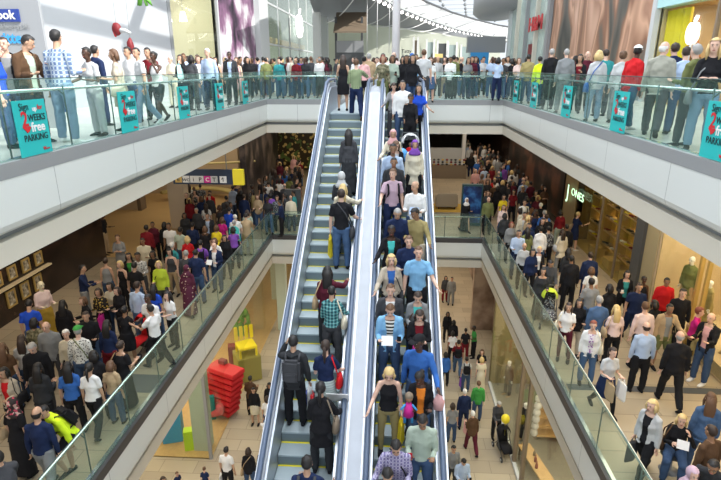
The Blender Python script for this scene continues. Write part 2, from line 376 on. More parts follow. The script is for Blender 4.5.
# the roof beams whose shadows cross the white wall
def shadow_beam(pa, pb, wd):
    A = atX(*pa, XW); Bq = atX(*pb, XW); t = (13-A.z)/-SUN.z; A2 = A-SUN*t; t = (13-Bq.z)/-SUN.z; B2 = Bq-SUN*t
    d = (B2-A2); A2 -= d*.15; B2 += d*.15
    b = B(); tube(b, [A2, B2], wd, 4, Vector((0, 0, 1))); return make('roof_beam', b, M['grey'])
for i, (a, c, wd) in enumerate((((38, 13), (172, 44), .30), ((128, 45), (146, -8), .30), ((150, 0), (174, 10), .24))):
    o = shadow_beam(a, c, wd); o['kind'] = 'structure'; o.name = 'trim_5'
b = B(); box(b, 10.2, -12, 14, 40, 60, 14.4); struct(make('ceiling', b, M['white']))  # unseen opaque roof slab, added to keep direct sun off the escalators
# glass corner shop with pendant lamps
def room(x0, x1, y0, y1, z0, z1, mw, mf, sidewalls=True, name='wall_shop'):
    b = B(); s = .1
    if x0 < 0: box(b, x0-s, y0, z0, x0, y1, z1)
    else: box(b, x1, y0, z0, x1+s, y1, z1)
    box(b, x0, y1, z0, x1, y1+s, z1); box(b, x0, y0-s, z0, x1, y0, z1); box(b, x0, y0, z1, x1, y1, z1+s); struct(make(name, b, mw))
    b = B(); box(b, x0, y0, z0+.003, x1, y1, z0+.03); struct(make('floor', b, mf))
room(XW-5, XW, ya+.3, yb_-.3, 0, 6.5, M['pbeige'], stone_u, name='wall_left')
area(XW-2.5, (ya+yb_)/2, 6.3, 3, 4, 150, (1, .95, .86))
b = B(); box(b, XW-.03, ya+.3, 0, XW, yb_-.3, 6.5); struct(make('window_1', b, M['shop']))
for y in (ya+.15, yb_-.15): sbox('trim_6', XW-.2, y-.15, 0, XW+.05, y+.15, 9, M['grey'])
sbox('trim_6', XW-4.8, ya+.6, 3.0, XW-4.6, yb_-.6, 3.3, M['wood']); sbox('trim_6', XW-4.9, ya+.6, 0, XW-4.7, yb_-.6, 2.2, M['tan'])
for k in range(3):
    y = ya+1.5+k*(yb_-ya-3)/2; t = thing('pendant_lamp', ['nearest', 'middle', 'farthest'][k]+' white pendant lamp hanging in the beige upper left shop', 'lamp', (XW-1.5, y, 3.4+.2*k), 0, 'pendant lamps in the shop')
    b = B(); tube(b, [(0, 0, 0), (0, 0, .5)], [.22, .12], 12); make('lamp_shade', b, M['wlamp'], t)
    b = B(); tube(b, [(0, 0, .5), (0, 0, 3.0-.2*k)], .012, 6); make('cord', b, M['grey'], t)
for k in range(3):
    b = B(); y = ya+1.2+k*2.2; box(b, XW-3.6, y, 0, XW-3.3, y+.5, 3.2); tag(make('display_column', b, M['wht'], bevel=.02), ['near', 'middle', 'far'][k]+' white display column inside the beige upper left shop', 'display')
# poster wall with an abstract dark and white picture
pm = texmat('dark_white_picture', 'noise', [(.03, .015, .035), (.25, .12, .22), (.82, .82, .84)], .55, .5)
sbox('wall_left', XW-.3, yb_, 0, XW, yc, 10, M['lgrey'])
b = B(); box(b, XW, yb_+.4, .3, XW+.08, yc-.3, 9.5); tag(make('wall_poster', b, pm), 'huge dark violet and white poster beyond the corner shop, upper left', 'poster')
sbox('trim_7', XW-.5, yc, 0, XW+.4, yd, 10, M['lgrey'])
# tall glass shop with the white fruit sign
room(XW-8, XW, yd, ye, 0, 10.5, M['cream'], stone_u, name='wall_left')
area(XW-3, (yd+ye)/2, 10.2, 4, 12, 500, (1, .9, .75))
b = B(); box(b, XW-.03, yd, 0, XW, ye, 10); struct(make('window_2', b, glassmat('tall_shop_glass', (.85, .9, .88), opac=.15, ocol=(.55, .62, .62))))
b = B()
for k in range(6): box(b, XW-.08, yd+k*(ye-yd)/6-.08, 0, XW+.04, yd+k*(ye-yd)/6+.08, 10)
for z in (3.2, 6.4): box(b, XW-.08, yd, z-.07, XW+.04, ye, z+.07)
struct(make('trim_8', b, M['lgrey']))
b = B(); box(b, XW-2, yd+2, 3.4, XW-1.8, ye-2, 4.2); struct(make('trim_9', b, M['wood']))
def fruit(name, label, loc, rz, s, m):
    """fruit silhouette with a bite and a leaf"""
    pts = []
    for k in range(48):
        a = 2*PI*k/48; r = 1+.05*math.cos(2*a); x = r*math.sin(a)*.88; z = r*math.cos(a)
        if z > 0: z -= .22*math.exp(-(x*x)/.05)
        else: z += .12*math.exp(-(x*x)/.04)
        if (x-1.12)**2+(z-.15)**2 < .36**2:
            v = Vector((x-1.12, z-.15)).normalized()*.36; x, z = 1.12+v.x, .15+v.y
        pts.append((x*s, z*s))
    t = thing(name, label, 'sign', loc, rz)
    b = B(); prism(b, pts, 'y', -.05, .05); make('emblem', b, m, t)
    b = B(); prism(b, [(.02*s, 1.0*s), (.06*s, 1.28*s), (.22*s, 1.48*s), (.36*s, 1.52*s), (.34*s, 1.3*s), (.2*s, 1.1*s)], 'y', -.05, .05); make('leaf', b, m, t)
    return t
yy = (yd+ye)/2-1
fz = fruit('fruit_sign', 'glowing white fruit emblem high on the tall glass shop, left', (XW+.5, yX(299, XW+.5, 7), 1.28+41*(yX(299, XW+.5, 7)*.951)/557), R(80), 1.15, M['wlamp'])
b = B(); tube(b, [(0, .04, 0), (0, .52, 0)], .06, 6); make('bracket', b, M['grey'], fz)
# white framed piers, kiosk with awning
p = atY(327, 70, 60)
sbox('trim_10', p.x-.5, 58, 0, p.x+.35, 59, 8.2, M['lgrey']); p = atY(320, 70, 56); sbox('trim_10', p.x-.5, 55, 0, p.x+.2, 56, 8.2, M['wht'])
kx0, kx1 = atY(334, 60, 50).x, atY(368, 60, 50).x
kt = thing('cafe_kiosk', 'dark cafe kiosk with brown sloping awning in the far hall', 'kiosk', ((kx0+kx1)/2, 51, 0))
kw = (kx1-kx0)/2
b = B(); box(b, -kw, 0, 0, kw*.7, 2, 2.6); make('counter', b, M['dgrey'], kt)
b = B(); box(b, -kw*.9, -.05, 2.6, kw*.7, 0.1, 3.6); make('menu_board', b, M['grey'], kt)
b = B(); prism(b, [(-1.2, 4.2), (1.8, 6.0), (1.8, 6.15), (-1.2, 4.35)], 'x', -kw, kw*.9); make('awning', b, M['taupe'], kt)
b = B()
for x in (-kw+.1, kw*.6): box(b, x-.1, 0, 2.6, x+.1, .2, 5.6)
make('kiosk_post', b, M['dgrey'], kt)
# ---------------------------------------------------------------- far hall: curved cream wall, soffit with lamps, clerestory, roof
def plan(px, d): # plan position in column px at depth d
    y = (d-.4)/.951; return Vector((colX(px, y, 3), y))
far = [plan(x, d) for x, d in ((318, 60), (345, 61), (372, 64), (400, 69), (430, 77), (455, 88), (480, 102), (500, 116))]
def strip(name, A, za, Bq, zb, m, th=.2):
    b = B(); n = len(A)
    va = [b.verts.new((p.x, p.y, za[i] if isinstance(za, list) else za)) for i, p in enumerate(A)]
    vb = [b.verts.new((p.x, p.y, zb[i] if isinstance(zb, list) else zb)) for i, p in enumerate(Bq)]
    for i in range(n-1): b.faces.new((va[i], va[i+1], vb[i+1], vb[i]))
    r = bmesh.ops.solidify(b, geom=list(b.faces), thickness=th)
    return struct(make(name, b, m))
strip('wall_back', far, 0, far, 6.1, M['cream'])
outer = [plan(x, d) for x, d in ((300, 34), (335, 38), (368, 46), (400, 59), (430, 74), (455, 90), (480, 105), (512, 122))]
strip('ceiling', far, 6.1, outer, 7.1, M['grey'], .3)
strip('wall_back', outer, 7.2, outer, 7.5, M['white'], .1)
arc = [plan(x, d) for x, d in ((330, 44), (365, 52), (400, 63), (425, 76), (450, 90), (475, 104), (495, 116), (512, 124))]
strip('window_3', outer, 7.5, arc, 9.7, M['wht'], .05)
for z, m, nm, wd in ((9.85, M['dgrey'], 'trim_11', .16), (7.15, M['dgrey'], 'trim_12', .14)):
    src = arc if z > 9 else outer
    b = B(); tube(b, [(p.x, p.y, z) for p in src], wd, 6, Vector((0, 0, 1))); struct(make(nm, b, m))
def lerp(poly, t):
    i = min(int(t), len(poly)-2); f = t-i; return poly[i]*(1-f)+poly[i+1]*f
fest = thing('soffit_lamp_row', 'row of small round lamps along the curved far soffit', 'lamp row')
for k in range(38):
    p = lerp(outer, 1.4+k*.148); b = B(); ell(b, (p.x, p.y-.25, 6.95), (.17, .17, .17), 8); make('lamp', b, M['wlamp'], fest)
for k in range(11): # clerestory glazing bars
    a, c = lerp(outer, 2.2+k*.46), lerp(arc, 2.2+k*.46); b = B(); tube(b, [(a.x, a.y-.1, 7.5), (c.x, c.y-.1, 9.7)], .07, 4); struct(make('trim_13', b, M['grey']))
b = B()
for k in range(9):
    for j in range(12):
        x, y = 2+j*3.6+k*1.2, 78+k*9; z = 10.6+k*.25+j*.05
        ell(b, (x, y, z), (.3, .3, .3), 6); tube(b, [(x, y, z), (x+3.6, y, z+.05)], .03, 4); tube(b, [(x, y, z), (x+1.2, y+9, z+.25)], .03, 4)
struct(make('trim_14', b, M['grey']))
for k in range(8):
    a = lerp(outer, 1.7+k*.52); c = lerp(far, .1+k*.62); b = B(); pts = []
    for j in range(11):
        t = j/10; q = a*(1-t)+c*t; pts.append((q.x, q.y-.4, 6.9-.9*t-(1.5-.12*k)*4*t*(1-t)*.5))
    tube(b, pts, .055, 5); tag(make('swag_cable', b, M['wht']), '%s white cable swag from left under the curved soffit' % ['first', 'second', 'third', 'fourth', 'fifth', 'sixth', 'seventh', 'last'][k], 'cable', 'white cable swags')
for px in (367, 377, 389):
    p = plan(px, 48); b = B(); tube(b, [(p.x, p.y, 2.5), (p.x, p.y, 8)], .03, 5); tag(make('hanging_cable', b, M['wht']), 'thin white vertical cable hanging %s white pole' % {367: 'farthest left of the', 377: 'midway left of the', 389: 'just left of the'}[px], 'cable')
p = plan(396, 31); b = B(); tube(b, [(p.x, p.y, 0), (p.x, p.y, 16)], .22, 16); struct(make('trim_15', b, mat('white_pole', (.92, .92, .97), .4)))
text('Tatty', 1.1, M['dgrey'], (plan(401, 66).x, plan(401, 66).y-.5, 2.05), parent=tag(bpy.data.objects.new('shop_sign', None), 'small dark shop name on the cream far wall right of white pole', 'sign')) if 0 else None
ss = thing('shop_sign', 'small dark shop name on the cream far wall right of white pole', 'sign', (plan(401.5, 65).x, plan(401.5, 65).y, 3.0)); text('Tatty', .55, M['ink'], (0, 0, 0), parent=ss, bold=.02, depth=.05)
for k, (px, wpx, d, m) in enumerate(((415.5, 4, 71, M['taupe']), (430, 7, 76, mat('far_window_grey', (.36, .44, .43), .3)), (442, 9, 80, M['dgrey']), (452, 8, 85, MAT.get('far_window_grey')), (466, 10, 92, MAT.get('far_window_grey')), (482, 9, 98, M['dgrey']))):
    p = plan(px, d-2); w2 = wpx*d/530/2; b = B(); box(b, p.x-w2, p.y, 0, p.x+w2, p.y+.1, 4.6); struct(make('window_4', b, m))
    for s in (-1, 1): sbox('trim_16', p.x+s*w2-.12, p.y-.15, 0, p.x+s*w2+.12, p.y, 5, M['wht'])
p = plan(437, 74); w2 = .55; b = B(); box(b, p.x-.8, p.y, 2.6, p.x+.8, p.y+.1, 3.1); tag(make('yellow_fascia_sign', b, mat('soft_yellow', (.85, .65, .25), .5)), 'small yellow sign over a far shop door', 'sign')
p = plan(479, 60); b = B(); box(b, p.x-.9, p.y, 1.6, p.x+1.1, p.y+.2, 2.9); tag(make('blue_screen', b, M['sky']), 'blue display panel in the far hall beside the tower shop', 'panel')
p = plan(478, 61); b = B(); box(b, p.x-1.2, p.y, 2.9, p.x+3, p.y+1, 4.6); struct(make('wall_back', b, M['grey']))
# ---------------------------------------------------------------- upper level, right side
XE = 10.0
y1, y2, y3, y4 = yX(721+60, XE), yX(650, XE), yX(546, XE), yX(508, XE)
bx = body_figures('warm_figures_picture')
sbox('wall_right', XE, y2, 0, XE+.4, y3, 12, M['grey'])
b = B(); box(b, XE-.08, y2+.15, .2, XE, y3-.6, 11.5); tag(make('wall_poster', b, bx), 'giant brown flesh toned poster on the upper right wall', 'poster')
sbox('trim_17', XE-.2, y2-.15, 0, XE+.1, y2+.15, 12, M['lgrey']); sbox('trim_17', XE-.3, y3-.6, 0, XE+.1, y3, 12, M['grey'])
glt = glassmat('bright_shop_glass', (.8, .9, .9), opac=.35, ocol=(.7, .78, .78))
room(XE, XE+5, y3, y4, 0, 8, M['cream'], stone_u, name='wall_right'); b = B(); box(b, XE, y3, 0, XE+.03, y4, 8); struct(make('window_5', b, glt))
sbox('wall_right', XE, y3, 8, XE+.3, y4, 12, M['white'])
for k in range(5):
    y = y3+k*(y4-y3)/4; sbox('trim_18', XE-.25, y-.14, 0, XE+.1, y+.14, 12, [M['lgrey'], M['beam'], M['grey'], M['beam'], M['lgrey']][k])
area(XE+2, (y3+y4)/2, 7.8, 3, 8, 250, (1, .95, .9))
yh = yX(541, XE); hs = thing('red_shop_sign', 'red three character sign on the tower shop front, upper right', 'sign', (XE-.3, yX(528.5, XE-.3, 4), 3.75), -PI/2)
text('H&M', 1.3, M['red'], (0, 0, 0), parent=hs, depth=.03, bold=.02, sx=1.35)
b = B(); box(b, XE-.2, yX(533, XE), 0.0, XE, yX(529, XE), 2.9); tag(make('red_banner', b, M['redd']), 'narrow dark red banner below the red shop sign', 'banner')
# dark round canopy with lamps near the tower
p = plan(499, 52); b = B(); tube(b, [(p.x, p.y, 5.9), (p.x, p.y, 6.3), (p.x, p.y, 8)], [(2.0, 6), (2.5, 7), (2.5, 7)], 28, Vector((1, 0, 0))); tag(make('round_canopy', b, M['grey']), 'dark grey round canopy with small rim lamps, upper right of centre', 'canopy')
# shop with yellow hanging, orange figure and fruit sign
room(XE, XE+6, y1, y2-.15, 0, 3.5, M['beige'], M['wood'], name='wall_right'); area(XE+2.5, (y1+y2)/2, 3.4, 4, 5, 120, WARM)
b = B(); box(b, XE, y1, 0, XE+.03, y2-.15, 3.4); struct(make('window_6', b, M['shop']))
sbox('wall_right', XE-.15, y1-6, 3.4, XE+.4, y2-.15, 8, M['bluew']); sbox('wall_right', XE, y1-8, 0, XE+.3, y1, 3.4, M['beige'])
for px in (709,): y = yX(px, XE); sbox('trim_19', XE-.06, y-.05, 0, XE+.06, y+.05, 3.4, M['taupe'])
b = B(); n = 14; ya0 = y2-1.0
pts = [(XE+.3+.12*math.sin(k*1.9), yX(681, XE+.3)+(yX(659, XE+.3)-yX(681, XE+.3))*k/n) for k in range(n+1)]
prism(b, pts+[(x+.05, y) for x, y in pts[::-1]], 'z', .1, 3.3); tag(make('yellow_curtain', b, M['yel']), 'bright yellow curtain in the upper right shop window', 'curtain')
yq = yX(690, XE+1.4); b = B(); tube(b, [(0, 0, 0), (0, 0, 1.0), (0, .1, 1.9), (0, .15, 2.4), (0, .2, 3.0)], [(.1, 1.1), (.1, .85), (.1, .5), (.08, .22), (.1, .26)], 12)
o = tag(make('figure_cutout', b, M['orange']), 'orange figure panel behind the fruit emblem, upper right shop', 'panel'); o.location = (XE+1.4, yq, .1)
fs = fruit('fruit_sign', 'white fruit emblem hanging in the upper right shop window', (XE-.05, yX(692, XE, 2), 2.38), -PI/2+R(8), .36, mat('soft_white_glow', (1, .98, .86), emit=1.1))
b = B(); tube(b, [(0, 0, -1.5), (0, 0, -.36)], .04, 6); make('stem', b, M['lgrey'], fs)
yq = yX(700, XE+1); hb = thing('display_handbag', 'small dark handbag on a shelf in the upper right shop', 'handbag', (XE+.8, yq, 1.42)); b = B(); box(b, -.1, -.2, 0, .1, .2, .22); make('bag_body', b, M['taupe'], hb, bevel=.02)
b = B(); tube(b, [(0, -.1, .2), (0, -.08, .38), (0, .08, .38), (0, .1, .2)], .012, 6); make('handle', b, M['black'], hb)
b = B(); box(b, XE+.5, yq-1.2, 1.36, XE+1.1, yq+.6, 1.42); box(b, XE+.9, yq-1.2, 0, XE+1.05, yq+.6, 1.36); tag(make('display_shelf', b, M['wood']), 'wooden shelf carrying the small handbag, upper right shop', 'shelf')

# hanging flower decoration before the white wall
ft = thing('hanging_flower', 'dark red hanging flower decoration before the white upper left wall', 'decoration', atY(118, 30, 14))
for k, (dx, dz, m, r) in enumerate(((-.03, .02, M['redd'], (.12, .1, .16)), (-.08, .0, M['red'], (.05, .08, .17)))):
    b = B(); ell(b, (dx, 0, dz), r); make('petal', b, m, ft)
b = B(); tube(b, [(0, 0, 0), (.2, 0, -.02), (.32, 0, -.08)], [.07, .05, .03], 8); make('stem', b, M['lgrey'], ft)
b = B(); tube(b, [(-.03, 0, .15), (-.03, 0, 7)], .004, 4); make('cord', b, M['grey'], ft)
ft = thing('hanging_petal', 'pointed red hanging petal below the dark red flower', 'decoration', atY(131, 46, 14))
b = B(); tube(b, [(0, 0, .2), (-.02, 0, .08), (.0, 0, -.08), (.03, 0, -.2)], [.02, .08, .09, .02], 10); make('petal', b, M['redd'], ft)
b = B(); tube(b, [(0, 0, .2), (.1, 0, 6.8)], .004, 4); make('cord', b, M['grey'], ft)
ft = thing('hanging_leaves', 'green hanging leaf spray at the top before the white wall', 'decoration', atY(143, 1, 14))
for k in range(5):
    b = B(); a = k*1.3; tube(b, [(0, 0, .1), (.14*math.cos(a), .05, -.02+.08*math.sin(a)), (.2*math.cos(a), .05, -.1)], [.01, .045, .01], 6); make('leaf', b, M['green'], ft)
b = B(); tube(b, [(0, 0, .1), (0, 0, 6.5)], .004, 4); make('cord', b, M['grey'], ft)
# ================================================================= MIDDLE LEVEL SHOPS
# ---- left: dark stone corner with framed pictures, beige recess, columns
XD = -11.3
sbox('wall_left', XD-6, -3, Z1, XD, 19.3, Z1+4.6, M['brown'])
shelf_z = Z1+1.1
b = B(); box(b, XD, 6, shelf_z-.05, XD+.14, 15.8, shelf_z); tag(make('long_shelf', b, mat('pale_ledge', (.75, .62, .4), .5)), 'long pale ledge running below small pictures on dark left wall', 'shelf')  # ledge in one even pale tan
pic = texmat('portrait_print', 'noise', [(.05, .04, .03), (.35, .3, .22), (.7, .66, .55)], 9, .5)
n = 0
for row, (z, h_, w_) in enumerate(((Z1+.42, .52, .38), (Z1+1.2, .42, .36), (Z1+1.72, .40, .36), (Z1+2.22, .40, .36))):
    for k in range(8):
        y = 10.6+k*.62+(.25 if row % 2 else 0)
        if row == 0 and k in (4,): continue
        t = thing('picture_frame', 'gold framed portrait, %s from the near end, %s' % (['first', 'second', 'third', 'fourth', 'fifth', 'sixth', 'seventh', 'eighth'][k], ['below the long ledge', 'in the row resting above the ledge', 'in the second row above the ledge', 'in the topmost row'][row]), 'picture', (XD+.01, y, z), 0, 'framed portraits on the dark wall')
        b = B()
        for a in ((0, 0, 0, .04, w_, .05), (0, 0, h_-.05, .04, w_, h_), (0, 0, .05, .04, .05, h_-.05), (0, w_-.05, .05, .04, w_, h_-.05)): box(b, *a)
        make('frame', b, M['gold'], t)
        b = B(); box(b, 0, .05, .05, .02, w_-.05, h_-.05); make('print', b, pic, t)
# beige lobby behind, with curved bench and columns
sbox('floor', -24, 19.4, Z1+.002, -9.4, 31, Z1+.02, mat('golden_floor', (.62, .42, .18), .3, var=.1, bscale=1))
sbox('wall_left', -16, 26.6, Z1, -13.4, 27.0, Z1+4.6, M['beige']); sbox('wall_left', -24, 30.5, Z1, -9, 31, Z1+4.6, M['beige'])
sbox('trim_20', -13.4, 26.5, Z1, -13.2, 27.1, Z1+4.6, M['taupe'])
sbox('wall_left', -14.5, 19.3, Z1, -12.2, 20.4, Z1+4.6, M['beige'])
p = at(180, 229, Z1); sbox('trim_21', p.x-.4, p.y, Z1, p.x+.35, p.y+.6, Z1+4.6, mat('pale_column', (.72, .60, .45), .6))
b = B(); c_ = at(152, 190, Z1+.6); tube(b, [(-13 + k*.55, 28.4+1.6*math.cos((k-4)*.35), Z1+.5) for k in range(9)], [(.3, .1)]*9, 8, Vector((0, 1, 0))); tag(make('curved_counter', b, mat('dull_gold', (.6, .5, .2), .4), bevel=0), 'curved golden counter at the back of the beige lobby', 'counter')
for zz in (Z1+2.3,):
    b = B(); tube(b, [(-13.2 + k*.7, 29.0-.9*math.sin(k*.39), zz) for k in range(9)], [(.06, .2)]*9, 8, Vector((0, 0, 1))); tag(make('curved_glass_band', b, mat('dull_gold', (.6, .5, .2), .4)), 'curved golden band behind the beige column', 'band')
# hanging direction board
t = thing('direction_board', 'dark hanging direction board with pictograms and a yellow end', 'sign', (0, 18.0, 0))
q0 = atY(173.5, 184, 18.0); q1 = atY(243, 170, 18.0); h_ = q1.z-q0.z; xa, xb = q0.x, q1.x
b = B(); box(b, xa, 0, q0.z, xb-.38, .12, q1.z); make('board', b, mat('navy_board', (.02, .035, .07), .4), t)
b = B(); box(b, xb-.38, -.01, q0.z-.01, xb, .13, q1.z+.01); make('yellow_end', b, M['yel'], t)
for u, m, s in ((.08, M['gold'], 'E'), (.35, M['lgrey'], 'WC'), (.62, M['lgrey'], 'i'), (.86, M['lgrey'], 'P'), (1.12, M['mag'], 'C'), (1.36, M['lgrey'], 'T'), (1.68, M['wht'], '\u2191')):
    b = B(); box(b, xa+u, -.012, q0.z+.06, xa+u+.24, 0, q0.z+.30); ic = make('pictogram', b, m, t)
    text(s, .2 if len(s) < 2 else .14, M['ink'] if m != M['mag'] else M['wht'], (xa+u+.12, -.014, q0.z+.11), parent=ic, depth=.002, align='CENTER', bold=.02)
b = B()
for x in (xa+.3, xb-.6): tube(b, [(x, .06, q1.z), (x, .06, -1.4)], .02, 6)
make('hanger', b, M['grey'], t)
# dark picture wall and shop display with painted sparkle at the back left
p0, p1 = at(249, 212, Z1), at(279, 172, Z1)
dpm = texmat('dark_car_picture', 'noise', [(.01, .01, .012), (.05, .045, .05), (.22, .17, .15)], .8, .4)
b = B(); prism(b, [(p0.x, p0.y), (p1.x, p1.y), (p1.x-.3, p1.y+.1), (p0.x-.3, p0.y)], 'z', Z1, Z1+4.6); struct(make('wall_back', b, dpm))
sp = texmat('painted_sparkle', 'floral', [(.05, .035, .01), (.8, .6, .2), (.12, .2, .05)], 3.2, .4, .36)  # golden spots paint the shop's small yellow lights into the colour
q = at(292, 172, Z1); b = B(); box(b, p1.x-.2, p1.y+.6, Z1+.2, -1, p1.y+.8, Z1+4.5); tag(make('window_display', b, sp), 'golden shop display with painted sparkle behind the back left crowd', 'display')
q = at(293, 226, Z1+.02)
t = thing('information_stand', 'black rectangular information stand on the back left bridge', 'stand', (q.x, q.y+.3, Z1))
b = B(); box(b, -.38, -.08, .05, .38, .08, 1.75); make('panel', b, M['dgrey'], t, bevel=.01); b = B(); box(b, -.45, -.2, 0, .45, .2, .05); make('base', b, M['black'], t)
# ---- right: long shop front at x = 8
XS = 8.0
def ys(px): return yX(px, XS, -3.5)
y_a, y_b, y_c, y_d, y_e = yX(721+120, XS, Z1+1), yX(654, XS, Z1+1), yX(634, XS, Z1+1), yX(574, XS, Z1+2), yX(524, XS, Z1+2)
cz = Z1+4.6
room(XS, XS+4, y_c, y_d-.4, Z1, cz, mat('amber_wall', (.16, .10, .025), .6), mat('amber_floor', (.30, .21, .05), .3), name='wall_right')
area(XS+1.6, (y_c+y_d)/2, cz-.05, 2.5, 4, 150, (1, .74, .34))
b = B(); box(b, XS, y_c, Z1, XS+.03, y_d-.4, cz); struct(make('window_7', b, M['shop']))
for y in (y_c, y_c+1.5, y_c+3.2): sbox('trim_22', XS-.04, y-.03, Z1, XS+.03, y+.03, cz, M['taupe'])
sbox('trim_23', XS-.15, y_c-.55, Z1, XS+.4, y_c, cz, M['dgrey']); sbox('trim_23', XS-.05, y_b+.1, Z1, XS+.4, y_c-.55, cz, mat('olive_panel', (.42, .36, .22), .5))
sbox('wall_right', XS-.02, y_d-.4, Z1, XS+.3, y_d+1.2, cz, mat('olive_stone', (.33, .24, .12), .5))
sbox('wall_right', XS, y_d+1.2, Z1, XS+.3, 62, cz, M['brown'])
b = B(); box(b, XS-.06, y_d+1.3, Z1+.4, XS, y_e+4, cz-.1); tag(make('wall_poster', b, texmat('dark_red_brown_picture', 'noise', [(.012, .009, .007), (.03, .02, .014), (.14, .06, .035)], .7, .35)), 'dark brown poster with faint figures left of the glowing shop name', 'poster')
js = thing('glowing_shop_sign', 'glowing green-white shop name on the middle right shop front', 'sign', (XS-.15, yX(571, XS, -3.8), -3.98), -PI/2)
text('J', .85, M['glow'], (0, 0, -.25), parent=js, depth=.008, bold=.01, sx=1.1); text('ONES', .46, M['glow'], (.55, 0, 0), parent=js, depth=.008, bold=-.005, sx=1.35)
rnd = random.Random(3)
def shoe_display(x, y, z, lab, w_=1.1, n=4):
    t = thing('shoe_shelf', lab, 'shelf', (x, y, z), 0, 'lit shelves of shoes')
    b = B()
    for k in range(n): box(b, -.2, -w_/2, .35+k*.55, .2, w_/2, .39+k*.55)
    make('shelf_board', b, M['wood'], t); b = B()
    for s in (-1, 1): box(b, -.2, s*w_/2-.02, 0, .2, s*w_/2+.02, .4+n*.55)
    make('side_panel', b, M['gold'], t); b = B()
    for k in range(n):
        for i in range(3):
            if (k*3+i*5+int(y*7)) % 4: box(b, .12, -w_/2+.05+i*w_/3, .42+k*.55, .18, -w_/2-.02+(i+1)*w_/3, .85+k*.55)
    make('golden_backing', b, mat('bright_gold', (.85, .58, .12), .35, .3), t)
    return t
cols = [M['tan'], M['black'], M['wht'], M['redd'], M['gold'], M['taupe'], M['yel']]
sn = 0
for k, yy in enumerate(np.linspace(y_c+.7, y_d-1.1, 4)):
    shoe_display(XS+.85, yy, Z1+.03, '%s wooden shoe shelf inside the golden shop, counted from the near end' % ['first', 'second', 'third', 'fourth'][k], 1.3, 7)
    for j in range(7):
        for i in range(3):
            b = B(); tube(b, [(-.13, 0, .03), (-.02, 0, .05), (.05, 0, .09), (.12, 0, .10)], [(.035, .025), (.045, .045), (.04, .06), (.035, .05)], 8)
            o = make('shoe', b, cols[(i*3+j*2+k) % 7]); o.location = (XS+.72, yy-.4+i*.4, Z1+.42+j*.55); o.rotation_euler.z = PI
            tag(o, '%s shoe, %s on %s shelf board, %s rack of golden shop' % (['tan', 'black', 'white', 'dark red', 'golden', 'taupe', 'yellow'][(i*3+j*2+k) % 7], ['near end', 'middle', 'far end'][i], ['lowest', 'second', 'third', 'fourth', 'fifth', 'sixth', 'top'][j], ['nearest', 'second', 'third', 'farthest'][k]), 'shoe', 'shoes on the lit shelves')
for k in range(3):
    yy = y_c+1+k*1.5; b = B(); box(b, XS+.12, yy-.3, Z1+.03, XS+.55, yy+.3, Z1+.40); tag(make('display_plinth', b, M['gold'], bevel=.01), '%s low golden plinth behind the golden shop window' % ['nearest', 'middle', 'farthest'][k], 'plinth')
# beige window with mannequins
room(XS, XS+2.6, y_a, y_b, Z1, cz, M['beige'], M['beige'], name='wall_right'); area(XS+1.2, (y_a+y_b)/2, cz-.05, 1.6, 6, 150, (1, .82, .55))
b = B(); box(b, XS, y_a, Z1, XS+.03, y_b, cz); struct(make('window_8', b, M['shop']))
for px in (693, 700): y = yX(px, XS, Z1+1.2); sbox('trim_24', XS-.05, y-.04, Z1, XS+.05, y+.04, cz, M['gold'])
sbox('trim_25', XS+.03, y_a, Z1, XS+1.3, y_b, Z1+.35, M['beige'])
sbox('trim_26', XS+.1, y_b+.02, Z1, XS+.5, y_b+.1, cz, M['beam'])
# ---- behind the right part of the bridge
q = at(470, 226, Z1); t = thing('information_stand', 'dark blue poster stand on the right of the middle bridge', 'stand', (q.x, q.y, Z1))
w2 = .48; b = B(); box(b, -w2, -.1, .04, w2, .1, 2.05); make('frame', b, mat('deep_teal_frame', (.02, .07, .08), .4), t, bevel=.01)
b = B(); box(b, -w2+.06, -.11, .2, w2-.06, -.1, 1.95); make('poster', b, texmat('blue_night_picture', 'noise', [(.004, .01, .05), (.01, .03, .14), (.05, .2, .5)], 2.2, .3), t)  # mottled dark blue print
q0, q1 = at(432, 168, Z1+.05), at(464, 168, Z1+.05); sbox('wall_back', -4, q0.y, Z1, q1.x, q0.y+.3, Z1+1.55, M['lgrey']); 
sbox('trim_27', q1.x-.25, q0.y-.1, Z1, q1.x, q0.y+.4, cz, M['wht']); sbox('wall_back', -4, q0.y+3, Z1+2.4, q1.x, q0.y+3.3, cz, M['bluew'])
q = at(449, 183, Z1)
rk = thing('shoe_rack', 'long dark rack of small goods behind the bridge seats', 'rack', (q.x, q.y+1.5, Z1)); b = B(); box(b, -1.4, 0, 0, 1.3, .4, .9); make('rack_body', b, M['taupe'], rk)
for i in range(3):
    for k in range(9):
        b = B(); ell(b, (-1.2+k*.29, .1, .95+.16*i), (.09, .12, .07), 8); make('small_item', b, [M['black'], M['gold'], M['redd'], M['dgrey']][(i+k) % 4], rk)
q = at(446, 208, Z1); t = thing('armchair', 'taupe armchair on a golden rug behind the bridge railing', 'armchair', (q.x, q.y, Z1+.02))
b = B(); box(b, -.5, -.3, .12, .5, .4, .45); make('seat', b, mat('taupe_fabric', (.42, .36, .28), .8), t, bevel=.05); b = B(); box(b, -.55, -.42, .12, .55, -.25, .85); make('backrest', b, MAT['taupe_fabric'], t, bevel=.05)
b = B()
for s in (-1, 1): box(b, s*.5-.08, -.35, .12, s*.5+.08, .4, .62)
make('armrest', b, MAT['taupe_fabric'], t, bevel=.03); b = B()
for sx in (-1, 1):
    for sy in (-1, 1): box(b, sx*.42-.03, sy*.3-.03, 0, sx*.42+.03, sy*.3+.03, .13)
make('feet', b, M['black'], t)
b = B(); box(b, q.x-1.2, q.y-.9, Z1+.003, q.x+1.3, q.y+.9, Z1+.02); tag(make('rug', b, mat('golden_rug', (.55, .35, .06), .9)), 'golden rug under the taupe armchair', 'rug')
